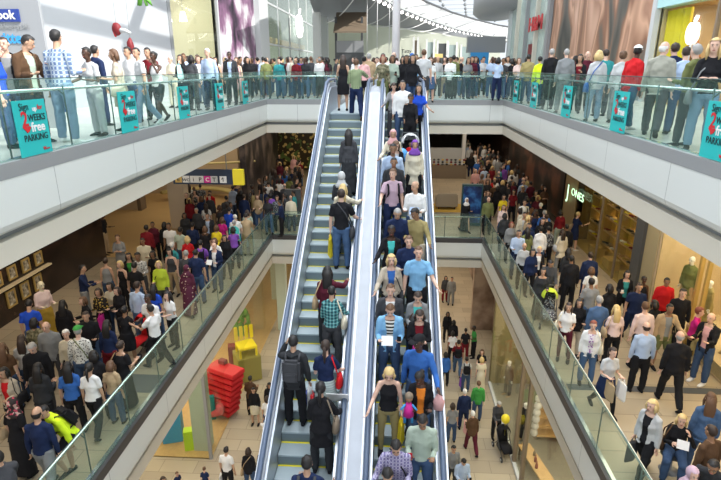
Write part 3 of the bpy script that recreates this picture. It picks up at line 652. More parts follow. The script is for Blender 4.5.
# low dark rectangular mat
for (px, py, a) in ((143, 384, 0), (606, 388, 1)):
    q = at(px, py, Z1); b = B()
    if a: box(b, q.x-.9, q.y-.12, Z1+.002, q.x+4.2, q.y+.12, Z1+.008)
    else: box(b, q.x-.45, q.y-.35, Z1+.002, q.x+.45, q.y+.4, Z1+.008)
    tag(make('floor_grille', b, M['dgrey']), ['dark square floor plate near the middle left railing', 'long dark floor grille across the middle right gallery'][a], 'grille')

# ================================================================= GROUND LEVEL
XG = -6.2
yg = at(196, 458, Z2).y
gz = Z2+4.5
sbox('floor', XG-8, yg, Z2+.002, XG, 40, Z2+.03, M['wood'])
b = B(); box(b, XG-.03, yg, Z2, XG, 40, gz); struct(make('window_9', b, M['shop'])); b = B(); box(b, XG-3.2, yg-.03, Z2, XG, yg, gz); struct(make('window_10', b, M['shop']))
sbox('trim_28', XG-3.6, yg-.15, Z2, XG-3.2, yg+.3, gz, M['taupe']); sbox('trim_28', XG-.05, yg-.05, Z2, XG+.05, yg+.05, gz, M['grey'])
sbox('wall_left', XG-8, yg, Z2, XG-3.5, yg+.3, gz, M['brown']); sbox('wall_left', XG-8.2, yg, Z2, XG-8, 40, gz, M['brown']); sbox('wall_left', -32, -3, Z2, XG-3.6, yg-.1, gz, M['brown'])
q = at(202, 451, Z2+.03); sbox('trim_29', q.x-.28, q.y, Z2, q.x+.28, q.y+.5, gz, M['paleg'])
for px, py in ((283, 330), (276, 300)): q = at(px, py, Z2); sbox('trim_29', q.x-.25, q.y, Z2, q.x+.25, q.y+.4, gz, M['paleg'])
area(XG-3, 19, gz-.05, 4, 8, 300, (1, .85, .6))
# giant red slatted letter stack
q = at(219, 400, Z2+.8); t = thing('slatted_sculpture', 'big red slatted letter sculpture leaning in the ground left shop', 'sculpture', (q.x, q.y+.3, Z2+.03), R(-25))
for k in range(8):
    z = .12+k*.26; b = B(); box(b, -.75+.05*k, -.35, z, .6+.06*k, .35, z+.19); make('slat', b, M['red'], t, bevel=.03)
b = B(); tube(b, [(-.55, -.45, .35), (-.1, -.5, .2), (.3, -.45, .4), (.35, -.45, .7)], .16, 8); make('curl', b, mat('pink_red', (.75, .10, .14), .5), t)
b = B(); box(b, -.1, .1, 0, .2, .3, 2.3); make('spine', b, M['redd'], t)
q = at(248, 372, Z2+.8); t = thing('yellow_chair', 'bright yellow chair displayed on an upper plinth, ground left shop', 'chair', (at(246, 345, Z2+1.6).x, at(246, 345, Z2+1.6).y, Z2+1.2), R(30))
b = B(); box(b, -.4, -.4, .35, .4, .4, .47); make('seat', b, M['yel'], t, bevel=.03); b = B()
for k in range(4): box(b, -.4+k*.23, .34, .5, -.25+k*.23, .42, 1.15)
make('backrest', b, M['yel'], t, bevel=.02)
for sx in (-1, 1):
    for sy in (-1, 1): b = B(); box(b, sx*.35-.04, sy*.35-.04, 0, sx*.35+.04, sy*.35+.04, .36); make('leg', b, M['yel'], t)
b = B(); box(b, -.5, -.5, -1.17, .5, .55, 0); o = make('display_plinth', b, mat('ochre_plinth', (.30, .27, .07), .5), bevel=.02); o.location = t.location; o.rotation_euler = t.rotation_euler; tag(o, 'ochre plinth carrying the bright yellow chair', 'plinth')
for px, py, m, h_, s, nm, lab in ((174, 437, M['sky'], 1.5, .35, 'display_box', 'tall blue box behind the corner glass, ground left'), (190, 448, M['lime'], .8, .16, 'display_box', 'small lime green box beside the pale green column'), (166, 436, M['redd'], 1.7, .2, 'display_box', 'dark red box left of the tall blue box'),
    (213, 418, mat('teal_box', (.02, .3, .33), .5), 1.0, .12, 'display_box', 'narrow teal box right of the pale green column'), (228, 392, MAT['teal_box'], .9, .2, 'display_box', 'teal box behind the red slatted sculpture'), (234, 366, M['redd'], 1.1, .2, 'display_box', 'dark red box between yellow chair and red sculpture')):
    q = at(px, py, Z2+.03); b = B(); box(b, -s, -s, 0, s, s, h_); box(b, -s*1.04, -s*1.04, h_*.8, s*1.04, s*1.04, h_*.84); o = make(nm, b, m, bevel=.01); o.location = (q.x, q.y, Z2+.03); o.rotation_euler.z = .3; tag(o, lab, 'box')
q = at(262, 340, Z2+.05); b = B()
for k in range(40): a = rnd.random()*6.28; r_ = rnd.random()*.5; ell(b, (r_*math.cos(a), r_*math.sin(a), .5+rnd.random()*.9), (.12, .05, .16), 6)
tube(b, [(0, 0, 0), (0, 0, .6)], .2, 8); o = make('potted_shrub', b, M['green']); o.location = (q.x-1.2, q.y+.5, Z2+.03); tag(o, 'green shrub behind the yellow chair, ground left shop', 'plant')
# right ground
XH = 4.45
yh0 = yX(520, XH, Z2)
q = at(497, 345, Z2)
sbox('wall_right', q.x, q.y, Z2, q.x+.3, 40, gz, texmat('brown_fresco', 'noise', [(.12, .07, .05), (.32, .22, .16), (.55, .42, .32)], .8, .6))
sbox('wall_right', q.x-1.1, 25.5, Z2, q.x, 25.8, gz, MAT['brown_fresco'])
for k, (px, py, m) in enumerate(((496, 347, M['beam']), (501, 352, mat('moss_green_panel', (.12, .28, .03), .7)))):
    qq = at(px, py, Z2); b = B(); box(b, qq.x, qq.y-.3, Z2, qq.x+.5, qq.y+.3, Z2+2.6); o = make('panel', b, m, bevel=.01); tag(o, ['cream upright panel at the end of the brown wall', 'moss green upright panel beside the cream one'][k], 'panel')
b = B(); box(b, XH, 6, Z2, XH+.03, 20.5, gz); struct(make('window_11', b, M['shop']))
sbox('floor', XH, 6, Z2+.002, XH+6, 20.5, Z2+.03, mat('grey_shop_floor', (.25, .24, .2), .4)); sbox('wall_right', XH+4, 6, Z2, XH+4.2, 40, gz, M['beige']); sbox('wall_right', XH, 20.5, Z2, XH+4, 20.7, gz, mat('olive_back', (.3, .25, .12), .6))
sbox('trim_30', XH-.06, 6, Z2, XH+.06, 20.5, Z2+.1, M['lgrey'])
for px in (516, 523): y = yX(px, XH, Z2+1); sbox('trim_31', XH-.05, y-.06, Z2, XH+.08, y+.06, gz, M['taupe'])
area(XH+1.6, 13, gz-.05, 2, 10, 160, (1, .86, .6))
q = at(541, 430, Z2+.4); t = thing('display_shelving', 'tall display of wooden shelves in the ground right shop', 'shelving', (q.x+.3, q.y, Z2+.03))
for k in range(5): b = B(); box(b, -.5, -.25, .25+k*.42, .5, .25, .31+k*.42); make('shelf', b, M['wood'], t)
b = B()
for s in (-1, 1): box(b, s*.5-.03, -.03, 0, s*.5+.03, .03, 2.3)
make('upright', b, M['taupe'], t)
for k in range(7):
    b = B(); tube(b, [(0, 0, 0), (0, 0, .08), (0, 0, .2), (0, 0, .27)], [.09, .14, .12, .06], 10); o = make('white_vase', b, M['wht']); qq = at(529+k*2.6, 428-k*9 if 0 else 378+k*8, Z2+1.0)
    o.location = (q.x-.32, q.y-.35+k*.02, Z2+.35+(6-k)*.3); tag(o, 'white vase %s in the stacked column before the wooden shelves' % ['topmost', 'second', 'third', 'fourth', 'fifth', 'sixth', 'lowest'][k], 'vase', 'stacked white vases')
q = at(535, 466, Z2+.4); t = thing('display_table', 'pale wooden display table at the bottom, ground right shop', 'table', (q.x, q.y, Z2+.03), R(12))
b = B(); box(b, -.22, -.9, .5, .22, .9, .55); make('tabletop', b, M['wood'], t); b = B()
for sx in (-1, 1):
    for sy in (-1, 1): box(b, sx*.18-.02, sy*.8-.02, 0, sx*.18+.02, sy*.8+.02, .5)
make('leg', b, M['taupe'], t)
for k in range(3):
    b = B(); tube(b, [(0, 0, 0), (0, 0, .14), (0, 0, .18), (0, 0, .26)], [.05, .05, .02, .02], 8); o = make('bottle', b, M['redd'] if k < 2 else M['taupe']); o.location = (q.x-.05+.04*k, q.y-.3+.3*k, Z2+.581); tag(o, '%s dark bottle on the pale display table' % ['nearest', 'middle', 'farthest'][k], 'bottle', 'bottles on the display table')
for k, (px, py) in enumerate(((503, 352), (510, 362), (507, 372))):
    q = at(px, py, Z2); t = thing('bamboo_plant', ['farthest', 'middle', 'nearest'][k]+' slender green plant beside the ground right shop window', 'plant', (q.x+.9, q.y, Z2), 0, 'slender plants by the window')
    b = B(); tube(b, [(0, 0, 0), (0, 0, .4)], [.16, .2], 10); make('pot', b, M['dgrey'], t); b = B(); f = B()
    for j in range(5):
        a = j*1.3; x, y = .1*math.cos(a), .1*math.sin(a); tube(b, [(x, y, .3), (x*1.6, y*1.6, 1.6), (x*2.6, y*2.6, 2.6)], .012, 5)
        for i in range(12): zz = .8+i*.16; c = rnd.random()*6.28; ell(f, (x*(1+zz*.6)+.12*math.cos(c), y*(1+zz*.6)+.12*math.sin(c), zz), (.10, .03, .02), 6, rot=Matrix.Rotation(c, 3, 'Z') @ Matrix.Rotation(.5, 3, 'Y'))
    make('stems', b, M['green'], t); make('leaves', f, M['green'], t)
# ================================================================= PEOPLE
TMPC = {}
def remesh(bm, vox, sm=3):
    me = bpy.data.meshes.new('raw'); bm.to_mesh(me); bm.free(); o = bpy.data.objects.new('raw', me)
    m = o.modifiers.new('r', 'REMESH'); m.mode = 'VOXEL'; m.voxel_size = vox; m.use_smooth_shade = True
    s = o.modifiers.new('s', 'SMOOTH'); s.factor = .5; s.iterations = sm
    r = evaluate(o); bpy.data.meshes.remove(me); return r
ARM = dict(d=((.20, 0, -1), (.06, .14, -1)), e=((.24, .05, -1), (.02, .35, -.95)), b=((.16, .1, -1), (-.15, .95, .12)), p=((.16, .35, -.9), (-.4, .75, .5)),
           u=((.35, .75, -.4), (-.4, .15, .9)), r=((.38, .35, -.85), (.28, .85, -.30)), R=((.5, .65, -.35), (.2, .95, .0)), c=((.2, .25, -.95), (-.85, .5, .15)),
           s=((.35, .1, -.9), (-.3, .5, .8)), h=((.65, -.2, -.7), (-.7, .35, -.5)), g=((.12, .35, -.9), (-.05, .9, -.3)), o=((.2, .55, -.7), (.0, .9, .25)), f=((.12, -.35, -.95), (.0, -.1, -1)))
LEG = dict(S=((.07, .03, 0), (.07, .03, 0)), W=((.06, .38, 12), (.06, -.25, 22)), V=((.06, -.25, 22), (.06, .38, 12)), T=((.12, .08, 6), (.05, -.03, 0)), Q=((.12, 1.45, 85), (.12, 1.5, 88)), U=((.05, .9, 70), (.05, 0, 2)))
def skel(pose, sex):
    """pose: left arm, right arm, legs, then flags n head down, l lean forward, k look left, j look right"""
    j = {}; la, ra, lg = pose[0], pose[1], pose[2]; fl = pose[3:]
    lean = R(28) if 'l' in fl else R(3); shw = .168 if sex == 'm' else .146
    Rl = Matrix.Rotation(lean, 3, 'X'); pel = Vector((0, 0, .92))
    T = lambda x, y, z: pel + Rl @ (Vector((x, y, z))-pel)
    for s, nm, ac, lc in ((1, 'L', la, 0), (-1, 'R', ra, 1)):
        sh = T(s*shw, .01, 1.385); a1, a2 = ARM[ac]
        cv = lambda a: (Matrix.Rotation(lean*.6, 3, 'X') @ Vector((s*a[0], -a[1], a[2]))).normalized()
        el = sh + cv(a1)*.285; wr = el + cv(a2)*.25
        j['sh'+nm], j['el'+nm], j['wr'+nm], j['fd'+nm] = sh, el, wr, cv(a2)
        ab, hp, kn = LEG[lg][lc]; hip = Vector((s*.09, 0, .90))
        d1 = Vector((s*ab, -math.sin(hp), -math.cos(hp))).normalized(); knee = hip + d1*.42
        a = hp-R(kn); d2 = Vector((s*ab*.2, -math.sin(a), -math.cos(a))).normalized(); ank = knee + d2*.41
        j['hip'+nm], j['kn'+nm], j['an'+nm] = hip, knee, ank; j['fa'+nm] = min(a, 0) if lg != 'Q' else 0
    dz = -min(j['anL'].z, j['anR'].z)+.075
    j['T'] = T; j['Rl'] = Rl; j['dz'] = dz
    nd = 26 if 'n' in fl else 2; tw = 35 if 'k' in fl else (-35 if 'j' in fl else 0)
    j['neck'] = T(0, .0, 1.46); j['hb'] = T(0, -.015, 1.535)
    j['HR'] = Matrix.Rotation(R(tw), 3, 'Z') @ Matrix.Rotation(lean*.55+R(nd), 3, 'X')
    j['hc'] = j['hb'] + j['HR'] @ Vector((0, -.01, .095))
    j['top'] = j['hc'] + Vector((0, 0, .12)); return j
SK = {}
def getsk(pose, sex):
    k = (pose, sex)
    if k not in SK: SK[k] = skel(pose, sex)
    return SK[k]
TORM = [(.83, .12, .10), (.90, .158, .115), (1.0, .142, .103), (1.12, .135, .102), (1.25, .150, .112), (1.35, .138, .092), (1.42, .092, .068), (1.46, .065, .06)]
TORW = [(.83, .13, .11), (.90, .175, .125), (1.0, .145, .105), (1.10, .125, .092), (1.24, .142, .115), (1.33, .120, .088), (1.41, .08, .062), (1.46, .055, .052)]
def torso(bm, j, sex, e=0, z0=.83, z1=1.47):
    src = TORM if sex == 'm' else TORW; P, Q = [], []
    if z0 < .83: P.append(j['T'](0, 0, z0)); Q.append((src[1][1]+e*1.3, src[1][2]+e*1.3))
    for z, a, b_ in src:
        if z0 <= z+.001 and z <= z1: P.append(j['T'](0, -.008 if z > 1.2 and sex == 'w' else 0, z)); Q.append((a+e, b_+e))
    tube(bm, P, Q, 14)
    if z0 < .95 or z1 > 1.4: tube(bm, [j['shL']+Vector((0, 0, -.005)), j['T'](.06, 0, 1.43), j['T'](-.06, 0, 1.43), j['shR']+Vector((0, 0, -.005))], [.040+e, .044+e, .044+e, .040+e], 8, Vector((0, 1, 0))) if z1 > 1.44 else None
def arm(bm, j, n, e=0, upto=2, k=1):
    s, el, w_ = j['sh'+n], j['el'+n], j['wr'+n]; r = [.052, .048, .041, .037, .026]
    P = [s+(s-el)*-.02, s.lerp(el, .5), el, el.lerp(w_, .45), w_]
    if upto == 1: P = P[:2]+[s.lerp(el, .72)]; r = [.053, .054, .053]
    tube(bm, P, [x*k+e for x in r[:len(P)]], 8, Vector((0, 1, .1)))
    ell(bm, s, (r[0]*k+e,)*3, 8)
    if upto == 2: ell(bm, el, (.041*k+e,)*3, 8)
def leg(bm, j, n, e=0, upto=1.0, k=1, flare=0):
    h, kn, a = j['hip'+n], j['kn'+n], j['an'+n]
    P = [h+Vector((0, 0, .04)), h.lerp(kn, .5), kn, kn.lerp(a, .4), a]; r = [.09, .078, .056, .054, .035]
    if upto < 1: P = P[:3]; r = r[:3]; P[2] = h.lerp(kn, .9)
    tube(bm, P, [x*k+e+flare*(i/4) for i, x in enumerate(r)], 10, Vector((1, 0, 0)))
    if upto >= 1: ell(bm, kn, (.057*k+e,)*3, 8)
def hand(bm, j, n):
    s = 1 if n == 'L' else -1; w_ = j['wr'+n]; d = j['fd'+n]; side = Vector((0, -1, 0)) - d*(-d.y)
    if side.length < .3: side = Vector((-s, 0, 0)) - d*(-s*d.x)
    side.normalize(); nrm = d.cross(side)*(-s); tube(bm, [w_-d*.03, w_+d*.03, w_+d*.085], [(.026, .018), (.038, .016), (.040, .013)], 8, side)
    for i, (o, L) in enumerate(((-.03, .062), (-.01, .074), (.011, .07), (.031, .055))):
        p = w_+d*.08-side*o; q = p+d*L*.5+nrm*.010; t = q+d*L*.38+nrm*.025; tube(bm, [p, q, t], [.0095, .0085, .006], 5, side)
    p = w_+d*.025+side*.03; tube(bm, [p, p+side*.028+d*.02+nrm*.01, p+side*.03+d*.055+nrm*.02], [.013, .011, .007], 5, d)
def body(pose, sex, lod):
    k = ('b', pose, sex, lod)
    if k in TMPC: return TMPC[k]
    j = getsk(pose, sex); b = B(); torso(b, j, sex, 0)
    tube(b, [j['neck']-Vector((0, 0, .05)), j['neck'], j['hb']+Vector((0, 0, .03))], [.065, .052, .05], 10)
    for n in 'LR': arm(b, j, n, 0, k=1 if sex == 'm' else .88); leg(b, j, n)
    Rh = j['HR']; c = j['hc']
    ell(b, c+Rh@Vector((0, .008, .02)), (.074, .094, .098), 14, rot=Rh); ell(b, c+Rh@Vector((0, -.025, -.045)), (.055, .062, .072), 12, rot=Rh)
    for n in 'LR':
        a = j['an'+n]; f = Matrix.Rotation(-j['fa'+n]*.8, 3, 'X')
        tube(b, [a+f@Vector((0, .03, -.04)), a+f@Vector((0, -.06, -.05)), a+f@Vector((0, -.15, -.06))], [(.035, .03), (.04, .025), (.035, .014)], 8)
    me = remesh(b, .0125 if lod == 0 else (.02 if lod == 1 else .028), 2 if lod < 2 else 1)
    b = B(); b.from_mesh(me); bpy.data.meshes.remove(me)
    for n in 'LR': hand(b, j, n) if lod < 2 else ell(b, j['wr'+n]+j['fd'+n]*.07, (.04, .04, .05), 6)
    if lod < 2:
        for s in (-1, 1):
            ell(b, c+Rh@Vector((s*.030, -.078, .012)), (.012, .008, .006), 8, 1, Rh); ell(b, c+Rh@Vector((s*.030, -.086, .012)), (.008, .003, .0065), 6, 2, Rh)
            ell(b, c+Rh@Vector((s*.031, -.082, .032)), (.019, .006, .0045), 6, 2, Rh); ell(b, c+Rh@Vector((s*.074, .008, .0)), (.012, .02, .03), 8, 0, Rh)
        ell(b, c+Rh@Vector((0, -.088, -.014)), (.013, .02, .024), 8, 0, Rh); ell(b, c+Rh@Vector((0, -.083, -.055)), (.024, .01, .008), 8, 3, Rh)
    me = bpy.data.meshes.new('person'); b.to_mesh(me); b.free()
    for i in range(4): me.materials.append(None if i == 0 else [None, eyew, eyed, lips][i])
    TMPC[k] = me; return me
eyew = mat('eye_white', (.55, .50, .47), .4); eyed = mat('eye_dark', (.02, .012, .01), .4); lips = mat('lips', (.42, .12, .10), .5)
def wrinkle(me, a=.006, sc=9):
    co = np.empty(len(me.vertices)*3, np.float32); me.vertices.foreach_get('co', co); nn = np.empty_like(co); me.vertices.foreach_get('normal', nn)
    co = co.reshape(-1, 3); nn = nn.reshape(-1, 3); x, y, z = (co*sc).T
    f = np.sin(2.1*x+1.7*z+2*np.sin(1.3*y+z))*.5+np.sin(3.7*z+2.2*y+1.5*np.sin(2.3*x))*.35+np.sin(6.1*z-3.3*x)*.2
    co += nn*(f*a)[:, None]; me.vertices.foreach_set('co', co.ravel()); me.update()
def garment(kind, pose, sex, lod):
    k = (kind, pose, sex, lod)
    if k in TMPC: return TMPC[k]
    j = getsk(pose, sex); b = B(); ak = 1 if sex == 'm' else .88; cut = 0
    if kind in ('tee', 'shirt', 'tank', 'polo'):
        torso(b, j, sex, .013, .86 if kind != 'shirt' else .84, 1.43 if kind == 'tank' else 1.46)
        if kind != 'tank':
            for n in 'LR': arm(b, j, n, .012, 2 if kind == 'shirt' else 1, ak)
        if kind == 'polo': tube(b, [j['T'](0, 0, 1.45), j['T'](0, -.004, 1.485)], [.066, .070], 10)
    elif kind in ('jacket', 'coat', 'hoodie', 'blazer', 'cardigan', 'closed'):
        z0 = .62 if kind == 'coat' else .80; torso(b, j, sex, .024, z0, 1.47)
        for n in 'LR': arm(b, j, n, .019, 2, ak)
        if kind == 'hoodie': tube(b, [j['T'](-.09, .07, 1.44), j['T'](0, .12, 1.42), j['T'](.09, .07, 1.44)], [.03, .05, .03], 8)
        else: tube(b, [j['T'](0, .005, 1.45), j['T'](0, .0, 1.50)], [.078, .074], 10)
        cut = kind in ('blazer', 'cardigan', 'jacket')
    elif kind in ('jeans', 'trousers', 'leggings', 'shorts'):
        e = .006 if kind == 'leggings' else .016; torso(b, j, sex, .010, .83, 1.01)
        ell(b, (0, 0, .87), (.15, .115, .09), 12)
        for n in 'LR': leg(b, j, n, e, .5 if kind == 'shorts' else 1, 1, .0 if kind == 'leggings' else .012)
    elif kind in ('skirt', 'longskirt', 'dress', 'longdress', 'robe'):
        zt = 1.02; zb = .52 if kind in ('skirt', 'dress') else .1; bw = .2 if zb > .3 else .24; wk = .05 if pose[2] in 'WV' else 0
        sr = .155 if sex == 'w' else .165
        tube(b, [(0, 0, zt), (0, 0, .9), (0, 0, (.9+zb)/2), (0, 0, zb)], [(sr, .125), (.195, .15), (.205, .16+wk), (bw, .17+wk*1.6)], 16)
        if kind in ('dress', 'longdress', 'robe'):
            torso(b, j, sex, .016, .9, 1.44)
            if kind != 'dress':
                for n in 'LR': arm(b, j, n, .02, 2 if kind == 'robe' else 1, ak)
    me = remesh(b, (.0135 if lod == 0 else (.021 if lod == 1 else .036)), 3 if lod < 2 else 1)
    if lod < 2: wrinkle(me, .006 if kind not in ('leggings', 'tank') else .003)
    if cut:
        b = B(); b.from_mesh(me); inv = j['Rl'].inverted(); dl = []
        for v in b.verts:
            q = inv @ (v.co-Vector((0, 0, .92)))+Vector((0, 0, .92)); w_ = .05+max(0, q.z-1.2)*.12
            if q.y < -.02 and abs(q.x) < w_ and q.z < 1.5: dl.append(v)
        bmesh.ops.delete(b, geom=dl, context='VERTS'); me2 = bpy.data.meshes.new('g'); b.to_mesh(me2); b.free(); me = me2
    me.materials.clear(); me.materials.append(None); TMPC[k] = me; return me
def hairmesh(st, lod):
    k = ('h', st, lod)
    if k in TMPC: return TMPC[k]
    b = B(); sg = 20 if lod < 2 else 10
    def cap(rx, ry, rz, cy, cz, low=-.03, face=.072, nz=0):
        vs = ell(b, (0, cy, cz), (rx, ry, rz), sg); rm = []
        for v in vs:
            if nz: v.co += Vector(v.co-Vector((0, cy, cz))).normalized()*noise.noise(v.co*28)*nz
            c = v.co
            if (c.y < -.03 and c.z < face) or (c.y < .0 and c.z < face-.05) or (c.z < low and c.y < .03) or c.z < low-.06: rm.append(v)
        bmesh.ops.delete(b, geom=rm, context='VERTS')
    if st == 's': cap(.083, .103, .104, .012, .028, nz=.012)
    elif st == 'z': cap(.078, .098, .10, .01, .022, nz=.004)
    elif st == 'v':
        cap(.080, .098, .09, .02, .0, nz=.006, low=-.02); rm = [v for v in b.verts if v.co.z > .045]; bmesh.ops.delete(b, geom=rm, context='VERTS')
    elif st == 'a': cap(.105, .125, .12, .02, .035, nz=.035)
    elif st in 'lmpqc':
        cap(.086, .106, .106, .012, .028, nz=.008, low=-.05)
        if st == 'l': tube(b, [(0, .06, .06), (0, .095, -.06), (0, .11, -.18), (0, .105, -.30), (0, .10, -.38)], [(.07, .05), (.088, .045), (.095, .035), (.085, .028), (.05, .015)], 12); [tube(b, [(s*.075, .0, .04), (s*.088, -.01, -.06), (s*.085, -.03, -.2)], [.02, .028, .01], 6) for s in (-1, 1)]
        if st == 'm': tube(b, [(0, .05, .06), (0, .07, -.04), (0, .075, -.13)], [(.08, .06), (.098, .055), (.085, .04)], 12); [tube(b, [(s*.072, -.01, .05), (s*.088, -.01, -.03), (s*.08, -.01, -.12)], [.02, .03, .015], 6) for s in (-1, 1)]
        if st == 'p': tube(b, [(0, .10, .04), (0, .14, .01), (0, .14, -.12), (0, .12, -.26)], [.02, .03, .03, .012], 8)
        if st == 'q': ell(b, (0, .11, .05), (.045, .045, .045), 10)
        if st == 'c':
            for v in b.verts: v.co *= 1.08; v.co += Vector((noise.noise(v.co*30), noise.noise(v.co*30+Vector((5, 0, 0))), 0))*.02
    elif st == 'f': # headscarf
        cap(.092, .112, .118, .014, .02, low=-.13, face=-.2, nz=.004)
        rm = [v for v in b.verts if v.co.y < -.055 and v.co.z < .07 and v.co.z > -.095]; bmesh.ops.delete(b, geom=rm, context='VERTS')
        tube(b, [(0, .0, -.07), (0, .01, -.13), (0, .02, -.20), (0, .02, -.25)], [(.085, .085), (.10, .095), (.165, .125), (.15, .12)], 14)
    me = bpy.data.meshes.new('hair'); b.to_mesh(me); b.free(); me.materials.append(None); TMPC[k] = me; return me
def hatmesh():
    if 'hat' in TMPC: return TMPC['hat']
    b = B(); vs = ell(b, (0, .012, .04), (.092, .112, .10), 18); bmesh.ops.delete(b, geom=[v for v in vs if v.co.z < .05], context='VERTS')
    tube(b, [(0, -.08, .062), (0, -.15, .055), (0, -.19, .045)], [(.075, .006), (.07, .006), (.03, .004)], 12, Vector((1, 0, 0)))
    me = bpy.data.meshes.new('cap'); b.to_mesh(me); b.free(); me.materials.append(None); TMPC['hat'] = me; return me
def shoemesh():
    if 'shoe' in TMPC: return TMPC['shoe']
    b = B(); tube(b, [(0, .065, -.035), (0, .02, -.03), (0, -.06, -.045), (0, -.13, -.052), (0, -.185, -.057)], [(.03, .035), (.043, .045), (.048, .033), (.046, .024), (.025, .015)], 10)
    me = bpy.data.meshes.new('shoe'); b.to_mesh(me); b.free(); me.materials.append(None); TMPC['shoe'] = me; return me
SKIN = {1: mat('skin_fair', (.72, .46, .35), .5), 2: mat('skin_tan', (.55, .33, .22), .5), 3: mat('skin_brown', (.30, .16, .09), .5), 4: mat('skin_deep', (.085, .04, .025), .45)}
HC = dict(K=('black', (.012, .010, .010)), D=('dark brown', (.035, .02, .014)), B=('brown', (.12, .06, .03)), Y=('blond', (.62, .45, .20)), G=('grey', (.35, .34, .33)), W=('white', (.75, .74, .72)), R=('reddish', (.20, .05, .03)))
for q in HC: mat('hair_'+q, HC[q][1], .55)
CC = dict(black=(.014, .014, .017), navy=(.014, .025, .075), white=(.80, .80, .80), grey=(.24, .25, .26), dgrey=(.06, .062, .07), lgrey=(.52, .53, .54), blue=(.04, .14, .45), pblue=(.42, .53, .72), sky=(.22, .46, .72),
    cobalt=(.02, .08, .55), red=(.55, .015, .02), dred=(.18, .012, .02), pink=(.75, .42, .42), lpink=(.75, .58, .55), magenta=(.55, .02, .22), purple=(.22, .08, .42), lav=(.50, .36, .44), maroon=(.10, .015, .03),
    green=(.06, .32, .07), olive=(.16, .18, .07), lime=(.50, .62, .05), hivis=(.72, .95, .03), khaki=(.33, .27, .12), tan=(.45, .33, .20), cream=(.68, .62, .48), beige=(.52, .45, .36), brown=(.10, .055, .03), yellow=(.80, .62, .03),
    orange=(.80, .24, .03), teal=(.04, .28, .30), turq=(.08, .55, .52), denim=(.07, .13, .25), jean=(.05, .09, .18), ljean=(.20, .30, .42), mint=(.40, .48, .40), charcoal=(.035, .037, .042), gold=(.5, .33, .05), stone=(.34, .34, .29))
CN = dict(dgrey='dark grey', lgrey='light grey', pblue='pale blue', sky='light blue', cobalt='bright blue', dred='dark red', lpink='pale pink', lav='mauve', hivis='fluorescent yellow', turq='turquoise', jean='dark blue', ljean='faded blue', mint='pale green', stone='greyish beige', lime='yellow-green')
PAT = dict(plaidblue=('blue and white plaid', 'plaid', [(.13, .20, .36), (.46, .53, .60), (.30, .39, .50)], 15), plaidteal=('teal plaid', 'plaid', [(.015, .07, .09), (.08, .30, .32), (.3, .5, .48)], 15), plaidgreen=('green checked', 'plaid', [(.12, .17, .08), (.32, .38, .22), (.2, .25, .14)], 16),
    checkbw=('black and white checked', 'floral', [(.72, .72, .68), (.03, .03, .03)], 26), stripebw=('black and white striped', 'stripe', [(.02, .02, .02), (.78, .78, .74)], 16), floral=('dark patterned', 'floral', [(.04, .04, .05), (.55, .55, .52), (.2, .25, .3)], 22), florwh=('grey and white patterned', 'floral', [(.5, .5, .5), (.1, .1, .12), (.7, .7, .7)], 20),
    dots=('maroon spotted', 'floral', [(.09, .01, .035), (.6, .45, .35)], 9, .22), goldp=('black and gold patterned', 'floral', [(.015, .012, .012), (.65, .45, .08)], 16), purp=('purple and white patterned', 'floral', [(.7, .66, .72), (.25, .06, .35)], 18), stripegr=('grey-green striped', 'stripe', [(.32, .40, .40), (.45, .54, .53)], 22),
    checkpu=('purple checked', 'plaid', [(.16, .14, .30), (.45, .42, .58), (.3, .28, .45)], 20), camo=('mottled olive', 'noise', [(.05, .05, .03), (.16, .15, .08), (.3, .27, .18)], 14), flowr=('red flowered', 'floral', [(.03, .02, .02), (.55, .05, .1), (.6, .4, .35)], 18), leop=('spotted', 'floral', [(.4, .25, .12), (.03, .02, .02)], 30))
def cloth(c):
    if c in PAT: return texmat('cloth_'+c, PAT[c][1], PAT[c][2], PAT[c][3], .8, PAT[c][4] if len(PAT[c]) > 4 else None)
    return mat('cloth_'+c, CC[c], .85, spec=.2, bump=.9, bscale=16)
def cname(c): return PAT[c][0] if c in PAT else CN.get(c, c)
def setm(o, m, i=0):
    o.material_slots[i].link = 'OBJECT'; o.material_slots[i].material = m
def pieces(sp, lod):
    """sp: pose, sex, garments [(kind, colour)], hair style+colour, skin -> list (name, mesh, material, matrix)"""
    out = []; j = getsk(sp['pose'], sp['sex'])
    over = any(k in ('jacket', 'coat', 'hoodie', 'blazer', 'cardigan', 'closed') for k, _c in sp['clothes'])
    for kind, c in sp['clothes']:
        nm_ = kind
        if over and kind in ('tee', 'shirt', 'polo'): kind = 'tank'
        if kind == 'cap': out.append(('cap', hatmesh(), cloth(c), Matrix.Translation(j['hc']) @ j['HR'].to_4x4()))
        elif kind == 'scarf': out.append(('headscarf', hairmesh('f', lod), cloth(c), Matrix.Translation(j['hc']) @ j['HR'].to_4x4()))
        elif kind == 'vest': pass
        else: out.append((({'polo': 'polo_shirt', 'tee': 't_shirt', 'tank': 'tank_top', 'closed': 'jacket', 'longdress': 'dress', 'longskirt': 'skirt'}).get(nm_, nm_), garment(kind, sp['pose'], sp['sex'], lod), cloth(c), Matrix()))
    if sp['hair'][0] != '-': out.append(('hair', hairmesh(sp['hair'][0], lod), MAT['hair_'+sp['hair'][1]], Matrix.Translation(j['hc']) @ j['HR'].to_4x4()))
    if lod < 2:
        for n in 'LR': out.append(('shoe', shoemesh(), cloth(sp['shoe']), Matrix.Translation(j['an'+n]) @ Matrix.Rotation(-j['fa'+n]*.8, 4, 'X')))
    return out
PEOPLE = []
def headoff(sp, f, s):
    j = getsk(sp['pose'], sp['sex']); t = j['top']+Vector((0, 0, j['dz'])); return Matrix.Rotation(R(f), 3, 'Z') @ (t*s)
def place_z(px, py, z, off):
    p = at(px, py, z+off.z); return Vector((p.x-off.x, p.y-off.y, z))
def place_u(px, y, z, off):
    return Vector((colX(px, y, z+off.z-.1)-off.x, y-off.y, z))
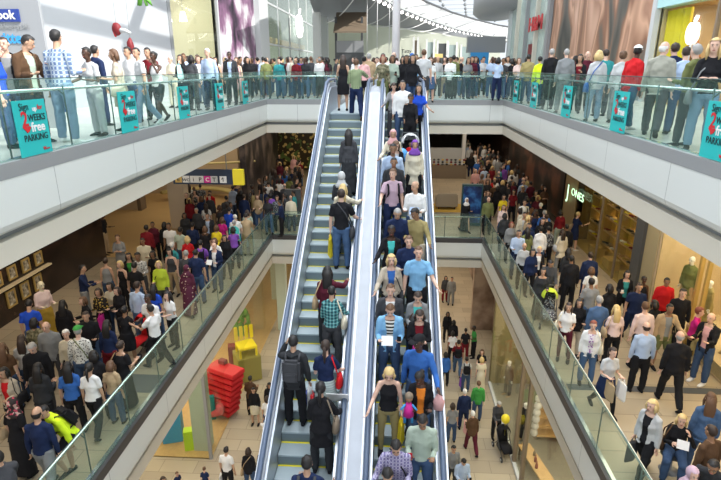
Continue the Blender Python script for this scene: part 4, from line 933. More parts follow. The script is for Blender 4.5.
def place_e(px, py, off, x0, x1):
    d = ray(px, py); tz = TAN # z = (y-YT)*TAN + off.z
    t = ((-YT)*TAN+off.z-EYE.z)/(d.z-d.y*TAN); P = EYE+d*t; y = P.y-off.y; n = round((YT-y)/RUN); n = max(n, -8)
    x = min(max(P.x-off.x, x0+.24), x1-.24)
    if n <= 0: return Vector((x, YT-RUN*n, 0.005)), 0
    return Vector((x, YT-RUN*n+.02, -.2*n+.005)), n
def build_person(sp, loc, f, s, lod):
    j = getsk(sp['pose'], sp['sex']); o = link('person', body(sp['pose'], sp['sex'], lod)); setm(o, SKIN[sp['skin']])
    o.location = loc+Vector((0, 0, j['dz']*s)); o.rotation_euler.z = R(f); o.scale = (s, s, s)
    for nm, me, m, mx in pieces(sp, lod):
        c = link(nm, me, parent=o); setm(c, m); c.matrix_basis = mx
    return o
def parse(s):
    tk = s.split(); d = dict(px=float(tk[0].split(',')[0]), py=tk[0].split(',')[1], f=float(tk[1]), sex=tk[2][0], s={'m': 1.0, 'w': .94, 'c': .62, 'y': .85}[tk[2][0]] * (float(tk[2][1:]) if len(tk[2]) > 1 else 1))
    d['sex'] = 'm' if tk[2][0] == 'm' else 'w'; d['pose'] = tk[3]; d['clothes'] = [tuple(c.split('.')) for c in tk[4].split('+')]; d['hair'] = tk[5]; d['skin'] = int(tk[6]); d['shoe'] = 'black'; d['bags'] = []
    rest = tk[7:]; lab = []
    for i, r in enumerate(rest):
        if r.startswith('@'): d['bags'].append(r[1:].split('.'))
        elif r.startswith('sh:'): d['shoe'] = r[3:]
        elif r == '|': lab = rest[i+1:]; break
    d['extra'] = ' '.join(lab); return d
KN = dict(closed='jacket', tee='t-shirt', polo='polo shirt', longdress='long dress', tank='tank top', scarf='headscarf', longskirt='long skirt', robe='long robe')
def describe(d):
    return ', '.join(cname(c)+' '+KN.get(k, k) for k, c in d['clothes'][:3])
# ---- bags
def M4(o): return Matrix.Translation(o.location) @ o.rotation_euler.to_matrix().to_4x4() @ Matrix.Diagonal((*o.scale, 1))
def bag(kind, col, where, person, sp, who):
    j = getsk(sp['pose'], sp['sex']); mw = M4(person); c = cloth(col) if col in CC or col in PAT else M[col]; cn = {'wht': 'white', 'mag': 'magenta', 'bluew': 'pale aqua', 'taupe': 'taupe'}.get(col, cname(col))
    names = dict(hb='handbag', bp='backpack', sb='shopping_bag', ph='phone', pp='paper', cb='shoulder_bag')
    t = bpy.data.objects.new(names[kind], None); COL.objects.link(t)
    side = where if where in ('L', 'R') else 'R'; s = 1 if side == 'L' else -1; wr = j['wr'+side]+j['fd'+side]*.08
    if kind == 'bp':
        T = j['T']; b = B(); box(b, -.15, .12, 1.0, .15, .26, 1.40); o = make('bag_body', b, c, t, bevel=.04); b = B(); box(b, -.11, .24, 1.03, .11, .30, 1.2); make('front_pocket', b, c, t, bevel=.02)
        for q in (-1, 1): b = B(); tube(b, [(q*.11, .14, 1.36), (q*.12, .04, 1.46), (q*.12, -.10, 1.38), (q*.12, -.135, 1.22), (q*.13, .0, 1.05), (q*.13, .13, 1.05)], [(.022, .008)]*6, 6); make('shoulder_strap', b, c, t)
        t.matrix_basis = mw @ Matrix.Translation((0, 0, .92)) @ j['Rl'].to_4x4() @ Matrix.Translation((0, 0, -.92)); pos = 'worn on the back of'
    elif kind in ('hb', 'cb'):
        z0 = 1.02 if kind == 'hb' else .86; x = s*.25 if kind == 'hb' else s*.23
        b = B(); tube(b, [(x, 0, z0-.13), (x, 0, z0-.10), (x, 0, z0+.06), (x, 0, z0+.11)], [(.04, .13), (.07, .17), (.05, .15), (.015, .12)], 14); make('bag_body', b, c, t)
        b = B(); sh = j['sh'+side]; q = -s if kind == 'cb' else s; xs = q*.09 if kind == 'cb' else sh.x*.8
        for yy in (-1, 1): tube(b, [(x, yy*.10, z0+.08), (x*.9 if kind == 'hb' else x*.5, yy*.135, 1.25), (xs, yy*.03, 1.485)], [(.012, .006)]*3, 6)
        make('strap', b, c, t); t.matrix_basis = mw; pos = 'on the shoulder of' if kind == 'hb' else 'slung across'
    elif kind == 'sb':
        b = B(); tube(b, [(0, 0, -.42), (0, 0, -.38), (0, 0, -.08)], [(.12, .03), (.16, .06), (.15, .035)], 4, Vector((0, 1, 0)), smooth=False); make('bag_body', b, c, t)
        b = B()
        for q in (-1, 1): tube(b, [(q*.02, -.07, -.09), (0, -.03, .0), (0, .03, 0), (q*.02, .07, -.09)], .006, 5)
        make('handle', b, c, t)
        if col == 'wht' and 'ascending' in who:
            for q, m_ in ((-.06, M['red']), (.02, M['blue'])): b = B(); box(b, q, -.07, -.3, q+.07, .07, -.2); box(b, q+.02, -.071, -.34, q+.05, .071, -.16); make('printed_mark', b, m_, t)
        t.matrix_basis = mw @ Matrix.Translation(wr) @ Matrix.Diagonal((1.15, 1.15, 1.25, 1)); pos = 'hanging from the hand of'
    elif kind == 'ph':
        b = B(); box(b, -.035, -.006, -.02, .035, .006, .11); make('case', b, c, t, bevel=.004); b = B(); box(b, -.031, .006, -.012, .031, .0075, .102); make('screen', b, M['grey'], t)
        t.matrix_basis = mw @ Matrix.Translation(wr); pos = 'held by'
    else:
        w2_ = .19 if 'ascending' in who else .10; b = B(); box(b, -w2_, -.004, -w2_*.8, w2_, .004, w2_*.9); make('sheet', b, c, t); t.matrix_basis = mw @ Matrix.Translation(Vector((-.24, -.42, 1.22)) if 'ascending' in who else wr+Vector((-s*.12, -.03, .03))) @ Matrix.Rotation(R(-35), 4, 'X'); pos = 'held by'
    lb = '%s %s %s %s' % (cn, names[kind].replace('_', ' '), pos, who); tag(t, ' '.join(lb.split()[:16]), names[kind].replace('_', ' ')); return t
# lines: x,y-of-head-top (or x,@distance) facing size/sex pose clothes hair skin bags | note
# facing: 0 towards the viewer, 90 to the right, 180 away
UP_ESC = '''
343,@17.0 185 w1.0 cdT dress.black lD 2 | standing at the top with bare legs
356,@16.0 190 m1.0 bRW shirt.plaidgreen+trousers.navy sB 1 sh:brown | stepping off at the top
349,128 182 w ddS closed.dgrey+longskirt.charcoal lK 3 | hand by the rail
342,165 180 w bdS robe.charcoal+scarf.lgrey - 2 | in front of a pale coat
350,184 175 w dRS closed.cream+jeans.ljean lY 1 | arm reaching to the right rail
343,193 180 m1.03 drS polo.black+jeans.denim sD 1 @cb.dgrey.R @sb.yellow.L | seen from behind
328,258 182 w1.03 bRS cardigan.maroon+tee.black+trousers.charcoal lK 3 @hb.tan.L | arm stretched to the rail
334,286 178 w brS shirt.plaidteal+trousers.dgrey zK 2 @hb.cream.R sh:black | reading in their hands
329,333 178 w1.02 brS tee.navy+longskirt.stripegr pD 1 @hb.red.R | hand on the right rail
290,327 178 m ueS hoodie.charcoal+trousers.black sK 2 @bp.dgrey @sb.wht.R | hand raised to face
320,388 180 w1.04 brS coat.black+trousers.charcoal pK 2 @hb.taupe.R @pp.wht.L | holding an open map
308,443 180 m brS tee.navy+jeans.jean sK 2 @bp.dgrey | at the bottom of the frame
'''
DOWN_ESC = '''
383,@19.6 0 m ddS tee.white+jeans.jean sK 2 | on the top landing
369,@19.4 180 m ddS jacket.tan+tee.white+trousers.khaki sG 1 | on the top landing
377,@20.6 0 w ddS tee.cream+jeans.jean sK 1 | on the top landing
394,@20.4 0 m1.04 ddS polo.lpink+jeans.jean vG 1 | on the top landing
364,@18.6 180 w dbT shirt.pink+trousers.black qK 2 | on the landing beyond the rail
424,@18.4 178 m1.06 ddS tee.lgrey+shorts.dgrey zB 1 | standing with back turned at the landing edge
403,@19.0 0 w ddS closed.black+trousers.black mK 2 | on the crowded top landing
409,@18.2 0 w ddS tee.black+jeans.jean mD 1 | on the crowded top landing
412,@19.6 0 m ddS shirt.sky+jeans.jean+cap.blue zD 1 | on the crowded top landing
416,@20.6 0 m ddS closed.navy+jeans.jean sK 2 | on the crowded top landing
431,@21.3 0 w ddS tee.white+skirt.denim lB 1 | on the crowded top landing
383,@16.9 5 w rdS shirt.camo+trousers.olive mR 2 | hand on the left rail
394,@17.2 -5 w bbS closed.mint+tee.turq+trousers.black mD 3 @ph.black.L | holding a dark phone
405,@17.2 0 w ddS closed.black+jeans.jean lK 3 | beside the green top
413,@16.6 0 w drS closed.black+jeans.jean lK 2 | high on the moving stairs
408,82 -8 m dbS closed.white+jeans.jean sK 2 | half hidden
414,84 5 w drS tee.cobalt+trousers.black lK 2 | hand on the right rail
389,82 0 y rdSn blazer.grey+shirt.lpink+trousers.dgrey cD 1 @cb.black.L | hand on the left rail
411,98 0 w ggSn shirt.black+trousers.black pK 3 | pushing a stroller
387,127 0 w rdS robe.cream+scarf.pink - 2 | hand on the rail
418,137 0 w ddS coat.cream+trousers.black+scarf.purple - 2 | looking down the stairs
396,139 5 w ddSn blazer.black+tee.lgrey+trousers.black mB 1 | looking down
394,154 0 m ddS closed.charcoal+trousers.black zK 3 | mostly hidden head
393,150 0 m1.03 ddS shirt.pblue+trousers.dgrey sK 3 @sb.black.L | arms hanging
380,175 15 m rdSj polo.lav+trousers.navy sB 1 @bp.black | looking to the side
415,179 -12 m bbSj shirt.white+jeans.jean vD 2 @pp.pblue.L | sleeves rolled
398,206 5 m ddSn closed.navy+trousers.black zG 2 | looking down
384,221 0 w rbS blazer.black+tee.turq+trousers.black qK 4 | hand on the left rail
431,212 -15 m brSnj shirt.khaki+trousers.beige sK 3 | leaning over the right rail
409,236 0 m1.0 bdS closed.navy+trousers.dgrey sB 1 | badge on the chest
384,251 5 w1.02 rdS cardigan.beige+tee.blue+trousers.black mY 1 @cb.dgrey.L | hand on the left rail
424,255 0 m1.06 drS polo.sky+trousers.black zB 1 | hand on the right rail
387,281 0 m dbS blazer.dgrey+tee.white+jeans.jean sB 1 | open jacket
418,293 0 w bbSn cardigan.grey+tank.turq+jeans.jean sD 1 @cb.brown.R | looking down
389,316 0 m1.0 bbSn jacket.sky+tee.stripebw+jeans.jean sB 1 @pp.wht.R @ph.black.L | reading a sheet of paper
421,308 0 w ccSn cardigan.black+tee.dred+trousers.black mD 1 @sb.mag.L | arms folded
419,345 -12 m1.08 drSj shirt.blue+jeans.jean+cap.black zK 4 | big loose shirt
386,361 0 w1.04 rdSn tank.black+leggings.khaki mY 1 @sb.yellow.L | hand on the left rail
434,372 0 w bbSnj cardigan.black+tee.orange+jeans.denim qK 4 | carrying a doll
430,421 -5 m bbSn shirt.mint+jeans.jean sK 3 @ph.red.R | looking at a phone
396,451 0 m rbSn shirt.checkpu+trousers.black sK 2 @cb.black.L | at the bottom of the frame
381,474 0 m ddSn shirt.dgrey+trousers.black sK 2 | cut by the bottom edge'''
UPPER_L = '''
7,@9.3 20 m1.02 ddS jacket.black+tee.grey+jeans.jean zD 1 | behind the nearest board
-4,@8.6 120 w ddS tee.cobalt+jeans.jean lD 1 | at the left edge
24,@9.3 75 m1.04 pbSnk jacket.brown+shirt.mint+trousers.black sK 2 @ph.black.L | typing on a phone
56,@8.9 175 m1.08 dbT shirt.plaidblue+jeans.ljean sK 2 sh:white | back to the railing
86,@10.3 -20 w brT tee.lgrey+jeans.lgrey sK 4 @sb.blue.R | hand on the railing
95,@12.2 160 m ddS blazer.navy+shirt.white+trousers.navy sK 2 | behind the railing
113,@10.9 -75 w1.0 bbT tee.beige+skirt.beige mB 2 @cb.cream.L | looking sideways
127,@13 -20 m ddS shirt.white+jeans.jean sK 2 |
136,@11.4 -50 m ddWk tee.lgrey+jeans.ljean zK 2 sh:white | walking along the railing
153,@12.0 -20 w1.02 usW tank.white+shorts.dgrey qK 4 | hand at the ear
147,@13.6 0 m ddS tee.dred+trousers.black sK 2 |
170,@18 -10 w bbS closed.cream+trousers.cream sW 1 |
181,@16.4 -10 w ubS cardigan.black+tank.white+trousers.black lD 2 @sb.bluew.L | hand raised
190,@16.8 170 w bdS closed.dgrey+trousers.charcoal mK 3 |
198,@18 20 w ddS tee.white+jeans.jean mB 1 |
207,@15.6 0 m1.05 ddS shirt.pblue+trousers.navy sW 1 | beside the fourth board
215,@20 10 w ddS tank.black+skirt.black lD 2 |
229,@19.0 0 m1.04 ddS blazer.charcoal+shirt.pblue+trousers.charcoal zK 4 |
236,@20.5 -20 w ddS dress.pink lB 1 |
'''
UPPER_R = '''
715,@7.9 -30 w1.04 ccS shirt.black+jeans.ljean lY 1 @cb.grey.R | leaning with folded arms, cut by the frame
696,@9.4 200 w bdS closed.olive+trousers.dgrey sG 1 |
686,@11.2 170 m.95 ddS polo.pblue+jeans.jean sD 1 |
675,@11.6 180 m ddS closed.navy+trousers.dgrey sD 1 @pp.wht.L | holding a white sheet
665,@10.9 150 m1.02 ddWj closed.stone+trousers.dgrey vW 1 | walking with white hair
638,@11.2 110 m ddWk closed.red+jeans.jean+cap.white zK 4 @sb.florwh.L sh:white | walking to the right
623,@13.6 170 w ddS closed.lgrey+trousers.grey cB 1 |
606,@15.5 180 m ddS tee.teal+trousers.dgrey sD 1 |
599,@13.4 175 w1.02 ddS closed.lgrey+jeans.ljean mY 1 @cb.blue.L | back turned
588,@17 0 m ddS closed.maroon+trousers.black vG 1 |
580,@16.4 -20 w pbS cardigan.black+tee.dred+trousers.black mK 2 |
567,@15.9 180 m1.03 ddS blazer.grey+trousers.grey zG 1 | back turned
552,@15.8 180 m1.06 ddS blazer.black+trousers.black zG 1 | back turned
540,@17.6 185 w ddS closed.hivis+trousers.navy sK 2 |
529,@17.6 160 m1.0 ddS closed.khaki+jeans.jean sK 2 |
519,@19 20 w bbS tee.lpink+trousers.black mB 1 |
512,@19.6 200 w ddS tee.black+jeans.jean mK 2 |
505,@20.6 10 w ddS shirt.dred+trousers.black cD 2 |
498,@21 0 w bbS tee.black+jeans.jean mD 2 |
491,@21.4 0 w1.02 ddS tank.white+jeans.jean lY 1 |
482,@21.8 20 m ddS closed.navy+jeans.jean sK 2 |
'''
MID_L = '''
57,407 330 m dfUlk closed.hivis+shorts.black sK 2 @bp.black sh:black | striding along the glass railing
36,407 185 m1.02 ddW shirt.navy+trousers.grey vK 2 | walking away, bald crown
12,398 170 w ddT longdress.black+scarf.flowr - 2 @hb.tan.L |
6,452 250 m ooS closed.dgrey+trousers.dgrey sK 2 | reaching forward, bottom left corner
92,361 185 w ddW tee.white+trousers.black pK 2 | long ponytail, walking away
68,362 200 w ddS tee.blue+trousers.black lK 2 |
121,341 170 w dbW longdress.black+leggings.black qD 2 @hb.leop.L | walking away
77,326 190 m1.03 ddS shirt.checkbw+jeans.jean+cap.green zG 1 @cb.olive.R | green cap
65,330 20 w ddS shirt.cream+trousers.black sW 1 |
45,322 10 m1.02 ddS closed.grey+trousers.dgrey vG 1 | beside a white haired shopper
31,343 20 m1.04 ddSn closed.black+trousers.charcoal sG 1 | sunglasses pushed up
37,363 190 w bbS closed.charcoal+leggings.black lK 2 @sb.green.L |
2,368 0 w bbS cardigan.beige+shirt.red+trousers.black mK 2 @hb.black.L | at the left edge
18,336 200 w ddS tee.lgrey+jeans.jean lD 2 |
4,342 200 w ddS tee.brown+jeans.jean lB 1 |
106,320 185 w ddT shirt.navy+trousers.dred lK 2 |
124,306 180 w ggS tee.black+skirt.black qK 3 | pushing the red stroller
96,352 200 w ddS closed.black+trousers.black mK 3 | dark coat
110,362 180 y ddS tee.tan+jeans.jean mB 2 |
147,294 -15 m1.06 bbT tee.white+jeans.black zK 4 | facing the camera
160,305 250 m1.0 obW tee.white+trousers.black sK 2 sh:black |
140,281 165 m1.03 ddS shirt.pblue+jeans.denim sD 2 | back turned
150,285 180 w ddS tee.cobalt+jeans.jean lK 2 |
179,292 -30 w bbT tee.white+trousers.black lK 1 @ph.black.R | by the railing
186,265 190 w ddW robe.dots+scarf.dots - 3 | dressed in spots
158,261 10 w1.04 dbT closed.lime+trousers.dgrey mY 1 @cb.black.R | crossbody bag
169,249 0 w ddT tank.dgrey+leggings.tan mK 1 |
137,253 10 m bdS shirt.florwh+trousers.dgrey cK 3 |
119,261 -20 w ddS tank.black+trousers.black mY 1 |
128,253 15 w ddS cardigan.black+tank.green+trousers.black lK 2 |
105,258 190 w ddS tank.grey+jeans.jean qD 2 |
98,288 0 w bbS shirt.goldp+skirt.black mD 2 @sb.mag.L |
116,287 -20 w bbS coat.black+tank.red+leggings.black mD 1 |
108,283 0 w bbS tee.cream+jeans.jean mK 2 |
82,265 110 m1.0 boS shirt.navy+jeans.grey sK 2 | touching the dark stone wall
82,297 -40 w bbS closed.black+trousers.black mB 1 |
85,312 20 m bbS closed.black+jeans.jean sD 2 |
62,300 190 w ddS closed.black+trousers.black lK 3 |
28,300 200 m ddSn tee.cobalt+jeans.jean sK 2 |
33,318 190 w ddS shirt.camo+jeans.jean mK 2 |
134,262 180 m ddS tee.black+jeans.jean sK 2 |
195,249 185 m1.05 ddS polo.navy+jeans.jean zK 2 | back turned
214,238 -15 w1.02 sbS tee.white+jeans.jean mB 1 @pp.wht.L |
200,240 185 m ddS tee.purple+jeans.jean sK 2 @bp.black | hunched
186,250 180 m ddS shirt.dgrey+trousers.black zG 1 |
187,236 190 w ddS tee.red+jeans.jean mY 1 |
172,242 160 m ddW polo.teal+trousers.dgrey zW 1 |
180,227 170 m ddS tee.mint+jeans.jean sK 3 |
168,223 0 m1.03 ddS tee.white+trousers.dgrey sK 3 |
152,222 10 w ddS closed.maroon+trousers.black sK 3 |
146,225 180 m ddS closed.dred+trousers.black sK 3 |
164,222 180 w ddS closed.black+trousers.black mK 3 |
142,238 10 m bbS shirt.cream+trousers.tan zK 3 |
152,251 0 w bbS tee.black+trousers.black mK 3 |
117,235 10 w ccS longdress.grey+cardigan.grey cB 2 |
102,213 90 m1.0 bdS tee.black+trousers.tan sK 4 | standing alone in the lobby doorway
206,226 185 w ddS longdress.black+tee.brown mB 2 |
222,217 170 w1.02 ddW tee.magenta+trousers.white mB 1 |
234,220 170 w ddS closed.turq+trousers.black sG 1 @cb.black.L |
248,227 200 w ooS tee.purple+trousers.black mK 2 | leaning at the railing
262,214 200 m ooSn closed.tan+trousers.khaki sK 2 | leaning on the glass railing
231,243 -10 m bbS jacket.navy+shirt.white+jeans.jean vB 1 @pp.wht.R |
237,214 200 m ddS tee.white+jeans.jean zW 1 |
247,210 190 w ddS longdress.mint mD 2 |
229,207 170 m ddS tee.cobalt+jeans.jean sK 2 |
207,213 0 m ddS jacket.charcoal+shirt.pblue+trousers.black zK 2 |
184,213 10 w ddS closed.charcoal+trousers.black mK 3 |
192,222 180 m ddS shirt.navy+trousers.black sK 3 |
196,208 0 w ddS closed.dgrey+trousers.black sG 2 |
215,225 180 w ddS tee.yellow+trousers.dred mB 1 |
224,235 10 w ddS closed.black+trousers.dgrey mK 2 |
'''
MID_R = '''
686,468 0 w ddS closed.charcoal+jeans.jean+scarf.lav - 1 | at the bottom right
713,455 -40 m.98 bbSl closed.charcoal+trousers.black sK 3 | bending forward at the corner
714,430 200 m ddS shirt.brown+trousers.brown zD 3 | at the right edge
712,393 160 w1.04 ddT closed.denim+jeans.jean lB 1 | back to the viewer
683,415 -25 w1.0 upQ shirt.black+jeans.jean mY 1 @hb.brown.R @pp.wht.R | seated with hand on mouth
653,400 -60 w1.04 ddW blazer.lgrey+tee.black+trousers.black mY 1 @sb.dgrey.R | hand near the railing
681,331 170 m1.06 ddW closed.black+trousers.black vG 1 @pp.wht.L | walking away
647,322 175 m1.02 ddS shirt.pblue+trousers.black vD 1 | back turned
614,348 10 w1.0 bbW tee.lgrey+skirt.navy+leggings.black pD 1 @sb.wht.L @sb.tan.R | hands full
594,321 -15 w1.02 ddS jacket.white+tee.purp+jeans.denim sR 1 @hb.cream.L |
646,302 180 m1.03 ddS shirt.lpink+trousers.black sB 1 | back turned
617,305 180 w1.02 ddS tee.lpink+trousers.black lY 1 @hb.tan.L | long fair hair
671,304 0 m1.03 rdT cardigan.tan+shirt.grey+shorts.olive zK 3 @cb.black.L |
677,278 -10 m1.02 ddS closed.red+trousers.black zK 3 |
685,289 -15 m1.04 ddS shirt.black+trousers.black sK 1 | near the mannequins
701,308 60 w boS polo.magenta+trousers.black cR 1 | embracing a companion
712,313 -60 m1.06 obS cardigan.black+tee.pink+jeans.jean vB 1 @cb.khaki.R sh:white | embracing a companion
600,296 180 m1.03 ddS closed.denim+jeans.jean sG 1 | back turned
628,271 -10 w1.02 bbT cardigan.black+tee.teal+trousers.black mK 1 @ph.wht.R |
640,283 -10 m1.04 ddW polo.navy+trousers.navy sD 2 |
645,276 0 w ddS tank.black+jeans.jean zK 4 |
655,300 200 w ddS closed.black+jeans.jean mK 3 |
610,284 190 w ddS closed.black+jeans.jean mK 2 |
569,303 -20 w bbT tee.white+leggings.maroon lD 2 @hb.cream.R | beside the railing
580,299 -10 w bbS closed.black+trousers.beige lK 2 |
592,278 180 m1.02 ddS tee.grey+jeans.jean sK 3 |
592,267 180 w ddS tee.white+jeans.jean mB 1 |
591,252 180 m1.02 ddS closed.navy+trousers.navy sD 1 |
572,255 180 m1.04 ddS closed.black+trousers.black zK 3 | back turned
551,260 -10 m ggSn closed.dgrey+trousers.black sK 2 | behind the bright stroller
534,268 -10 w bdS robe.charcoal mK 2 |
534,249 10 w ddS closed.navy+trousers.black mK 2 |
539,247 0 w bbS jacket.black+tee.white+trousers.black sY 1 |
524,243 -10 w ddS shirt.lgrey+trousers.black vD 2 |
517,230 -5 m1.04 bbS shirt.pblue+trousers.navy sK 2 |
512,222 10 w ddS closed.grey+trousers.black mR 2 |
525,212 0 m1.02 ddS cardigan.cream+tee.lgrey+trousers.khaki zK 2 |
525,200 10 m ddS tee.white+trousers.dgrey sK 2 @bp.dgrey |
504,195 10 w1.02 ddS tee.yellow+jeans.jean mK 2 |
504,205 0 w ddT shirt.lpink+jeans.jean lB 1 |
505,213 180 w ddS closed.charcoal+trousers.black mK 2 |
495,178 0 w1.0 ddS tee.red+trousers.black sY 1 |
489,197 5 m ddS closed.olive+trousers.black vW 1 |
488,191 10 w ddS closed.dgrey+trousers.black mB 1 |
476,169 0 m ddS shirt.pink+trousers.black vD 1 |
467,198 20 w bdW robe.black+scarf.white - 2 | walking by the blue stand
514,190 0 w ddS tee.dred+trousers.black mK 2 |
523,186 10 w ddS jacket.black+tee.lgrey+jeans.jean sY 2 |
545,210 180 m1.04 ddS shirt.blue+jeans.jean zG 1 | back turned
536,209 170 w ddW dress.lime mD 2 @sb.pink.L |
541,203 190 w ddS closed.black+trousers.black sW 1 |
536,191 10 w ddS tee.black+longskirt.brown mK 2 |
561,210 180 w ddS shirt.dred+trousers.mint mK 2 |
549,226 180 w ddS shirt.floral+trousers.black qK 2 |
563,229 190 w1.0 ddS coat.cream+trousers.grey lD 2 @hb.lgrey.L |
567,224 180 m ddS closed.black+trousers.black zK 3 |
569,248 180 w ddS closed.charcoal+trousers.black lK 2 |
583,212 110 w boS tee.navy+skirt.navy sY 1 @hb.tan.L sh:white | looking into the golden shop window
550,187 0 w ccS closed.brown+trousers.charcoal mK 2 |
559,185 -10 w ccS tee.black+trousers.black qK 3 |
498,186 180 w ddS closed.black+trousers.black mK 2 |
512,176 180 m ddS closed.dgrey+jeans.jean sK 2 |
'''
GROUND_R = '''
446,276 10 w bdS closed.dgrey+trousers.dred mK 2 | under the middle bridge
452,277 -10 m ddS shirt.grey+trousers.grey zK 2 | under the middle bridge
448,312 0 w ddS closed.black+trousers.black mK 3 |
454,320 180 w ddS closed.black+trousers.red mK 2 |
453,331 180 w ddS tee.white+trousers.black mK 3 |
466,328 180 w ddS tee.black+trousers.dred zK 3 |
459,340 175 m1.0 sdW tee.dred+jeans.denim sK 2 @bp.black | with raised arm
479,326 -80 w1.02 bbS tee.green+trousers.black sK 4 @pp.wht.R | handing out papers
467,357 180 w ddS tee.lgrey+jeans.jean sK 2 @bp.black @sb.purple.L |
446,352 180 w ddS closed.blue+trousers.black mK 3 |
492,350 -20 w1.0 bbS tee.black+jeans.jean mB 1 | carrying a pale bundle
482,357 180 w ddS longdress.cream mY 1 |
479,381 180 m ddS hoodie.green+jeans.jean sB 1 |
465,389 185 m ddS closed.navy+trousers.navy sW 1 |
473,411 190 w1.05 bdW closed.brown+trousers.maroon sW 1 @sb.pink.L | mottled coat
453,403 180 w ddS tee.grey+jeans.jean mD 2 |
454,446 10 m ddS shirt.grey+trousers.dgrey sK 2 |
464,459 10 m bbSn closed.pblue+jeans.jean sK 2 @ph.black.L | looking down at phone
503,402 10 w ggSn closed.dgrey+trousers.black cG 2 | behind the dark stroller
'''
GROUND_L = '''
226,447 170 m1.0 ddS tee.white+trousers.black sK 2 @sb.wht.L | walking past the corner shop
248,448 180 w ddS closed.black+jeans.jean mD 2 @cb.tan.L |
263,446 190 w ddS closed.navy+trousers.navy mD 2 |
204,467 185 c ddS tee.navy+shorts.black sB 1 | small child
177,472 60 c ddS tee.navy+jeans.jean sB 1 | small child
163,477 60 w.9 ddS closed.charcoal+jeans.jean mD 2 | cut by the bottom edge
250,376 170 m bbS closed.brown+trousers.black sK 3 |
253,388 0 w ddS closed.black+skirt.cream sK 2 |
269,383 10 w ddS closed.black+trousers.dred mK 3 |
267,396 180 w ddS tee.white+jeans.jean mD 2 |
266,416 180 w udS tee.white+trousers.black qD 2 |
'''
ZN = {'up': 'on the ascending escalator', 'dn': 'on the descending escalator', 'ul': 'on the upper left gallery', 'ur': 'on the upper right gallery', 'ml': 'on the middle left gallery', 'mr': 'on the middle right gallery', 'gr': 'on the ground floor at right', 'gl': 'on the ground floor at left', 'ub': 'in the crowd on the far upper bridge', 'bl': 'in the distant crowd, middle level left', 'br': 'in the distant crowd, middle level right'}
ITEMS = []
def add(txt, zone):
    for ln in txt.strip().splitlines():
        d = parse(ln)
        if zone == 'dn': d['pose'] = d['pose'][1]+d['pose'][0]+d['pose'][2:]
        off = headoff(d, d['f'], d['s']); n = 0
        if d['py'][0] == '@': loc = place_u(d['px'], float(d['py'][1:]), 0, off)
        else:
            py = float(d['py'])
            if zone == 'up': loc, n = place_e(d['px'], py, off, -1.86, -.83)
            elif zone == 'dn': loc, n = place_e(d['px'], py, off, -.22, .78)
            else: loc = place_z(d['px'], py, {'m': Z1, 'g': Z2}[zone[0]], off)
        if zone in ('up', 'dn') and d['py'][0] == '@' and loc.y < YT: k = max(0, round((YT-loc.y)/RUN)); loc.z = -.2*k+.005
        if (zone == 'ul' and loc.x > XL-.36) or (zone == 'ur' and loc.x < XR+.36):
            x_ = XL-.36 if zone == 'ul' else XR+.36; loc.x = x_; loc.y = yX(d['px'], x_+off.x, off.z-.1)-off.y
        if zone == 'ml': loc.x = min(loc.x, XL-.42)
        if zone == 'mr' and loc.y < YM: loc.x = max(loc.x, XRM+.42)
        if zone == 'mr': loc.x = min(loc.x, XS-.42)
        if zone == 'gl': loc.x = max(loc.x, XG+.4) if loc.y > yg-.3 else loc.x
        if zone == 'gr': loc.x = min(loc.x, XH-.4)
        ITEMS.append((d, loc, d['f'], d['s'], zone))
for t_, z_ in ((UP_ESC, 'up'), (DOWN_ESC, 'dn'), (UPPER_L, 'ul'), (UPPER_R, 'ur'), (MID_L, 'ml'), (MID_R, 'mr'), (GROUND_R, 'gr'), (GROUND_L, 'gl')): add(t_, z_)
# ---- the distant crowds: every visible one is placed in its own free spot
rc = random.Random(11)
DARK = ['black']*5+['charcoal']*3+['navy']*3+['dgrey']*2+['grey', 'brown', 'maroon', 'white', 'white', 'lgrey', 'red', 'cream', 'blue', 'pink', 'tan', 'olive', 'pblue', 'teal', 'dred', 'floral', 'purple', 'khaki']
LGC = ['jean']*3+['black']*4+['dgrey', 'navy', 'tan', 'denim']
def rand_spec(light=0):
    sex = rc.choice('mw'); top = rc.choice(['tee', 'closed', 'closed', 'shirt']) if sex == 'm' else rc.choice(['tee', 'closed', 'tank', 'closed'])
    c = rc.choice(DARK+(['white', 'lgrey', 'cream', 'pblue', 'lpink'] if light else []))
    hr = rc.choice(['sK', 'sD', 'zK', 'sB', 'vG']) if sex == 'm' else rc.choice(['lK', 'mK', 'mB', 'lD', 'qK', 'mY'])
    return dict(pose=rc.choice(['ddS', 'ddS', 'bbS', 'ddT', 'bdS']), sex=sex, clothes=[(top, c), ('trousers', rc.choice(LGC))], hair=hr, skin=rc.choice([1, 2, 2, 3, 4]), shoe='black', bags=[], extra='')
def free(x, y, r=.46): return all((x-l.x)**2+(y-l.y)**2 > r*r or abs(l.z-zz) > 2 for d, l, f, s, z in ITEMS)
W0, W1 = at(249, 212, Z1), at(279, 172, Z1)
def okay(x, y, z):
    if z > -1: return True
    if x > 7.5 or y > 59: return False
    if x < 0:
        if y > W0.y-.5 and x < W0.x+(W1.x-W0.x)*min(1, (y-W0.y)/(W1.y-W0.y))+.5: return False
        if y > W1.y+.1: return False
        if y > 26 and x < -8.5: return False
    return True
def crowd(zone, z, n, gen, light=0):
    global zz
    zz = z; k = 0; tries = 0
    while k < n and tries < n*30:
        tries += 1; x, y = gen()
        if not free(x, y) or not okay(x, y, z): continue
        ITEMS.append((rand_spec(light), Vector((x, y, z)), rc.choice([0, 10, -20, 180, 170, 200, 90, 270]), rc.uniform(.93, 1.03), zone)); k += 1
U = rc.uniform
def seg(px0, px1, y0, y1):
    def g():
        y = y0+(y1-y0)*U(0, 1)**1.3; return colX(U(px0, px1), y, 1.5), y
    return g
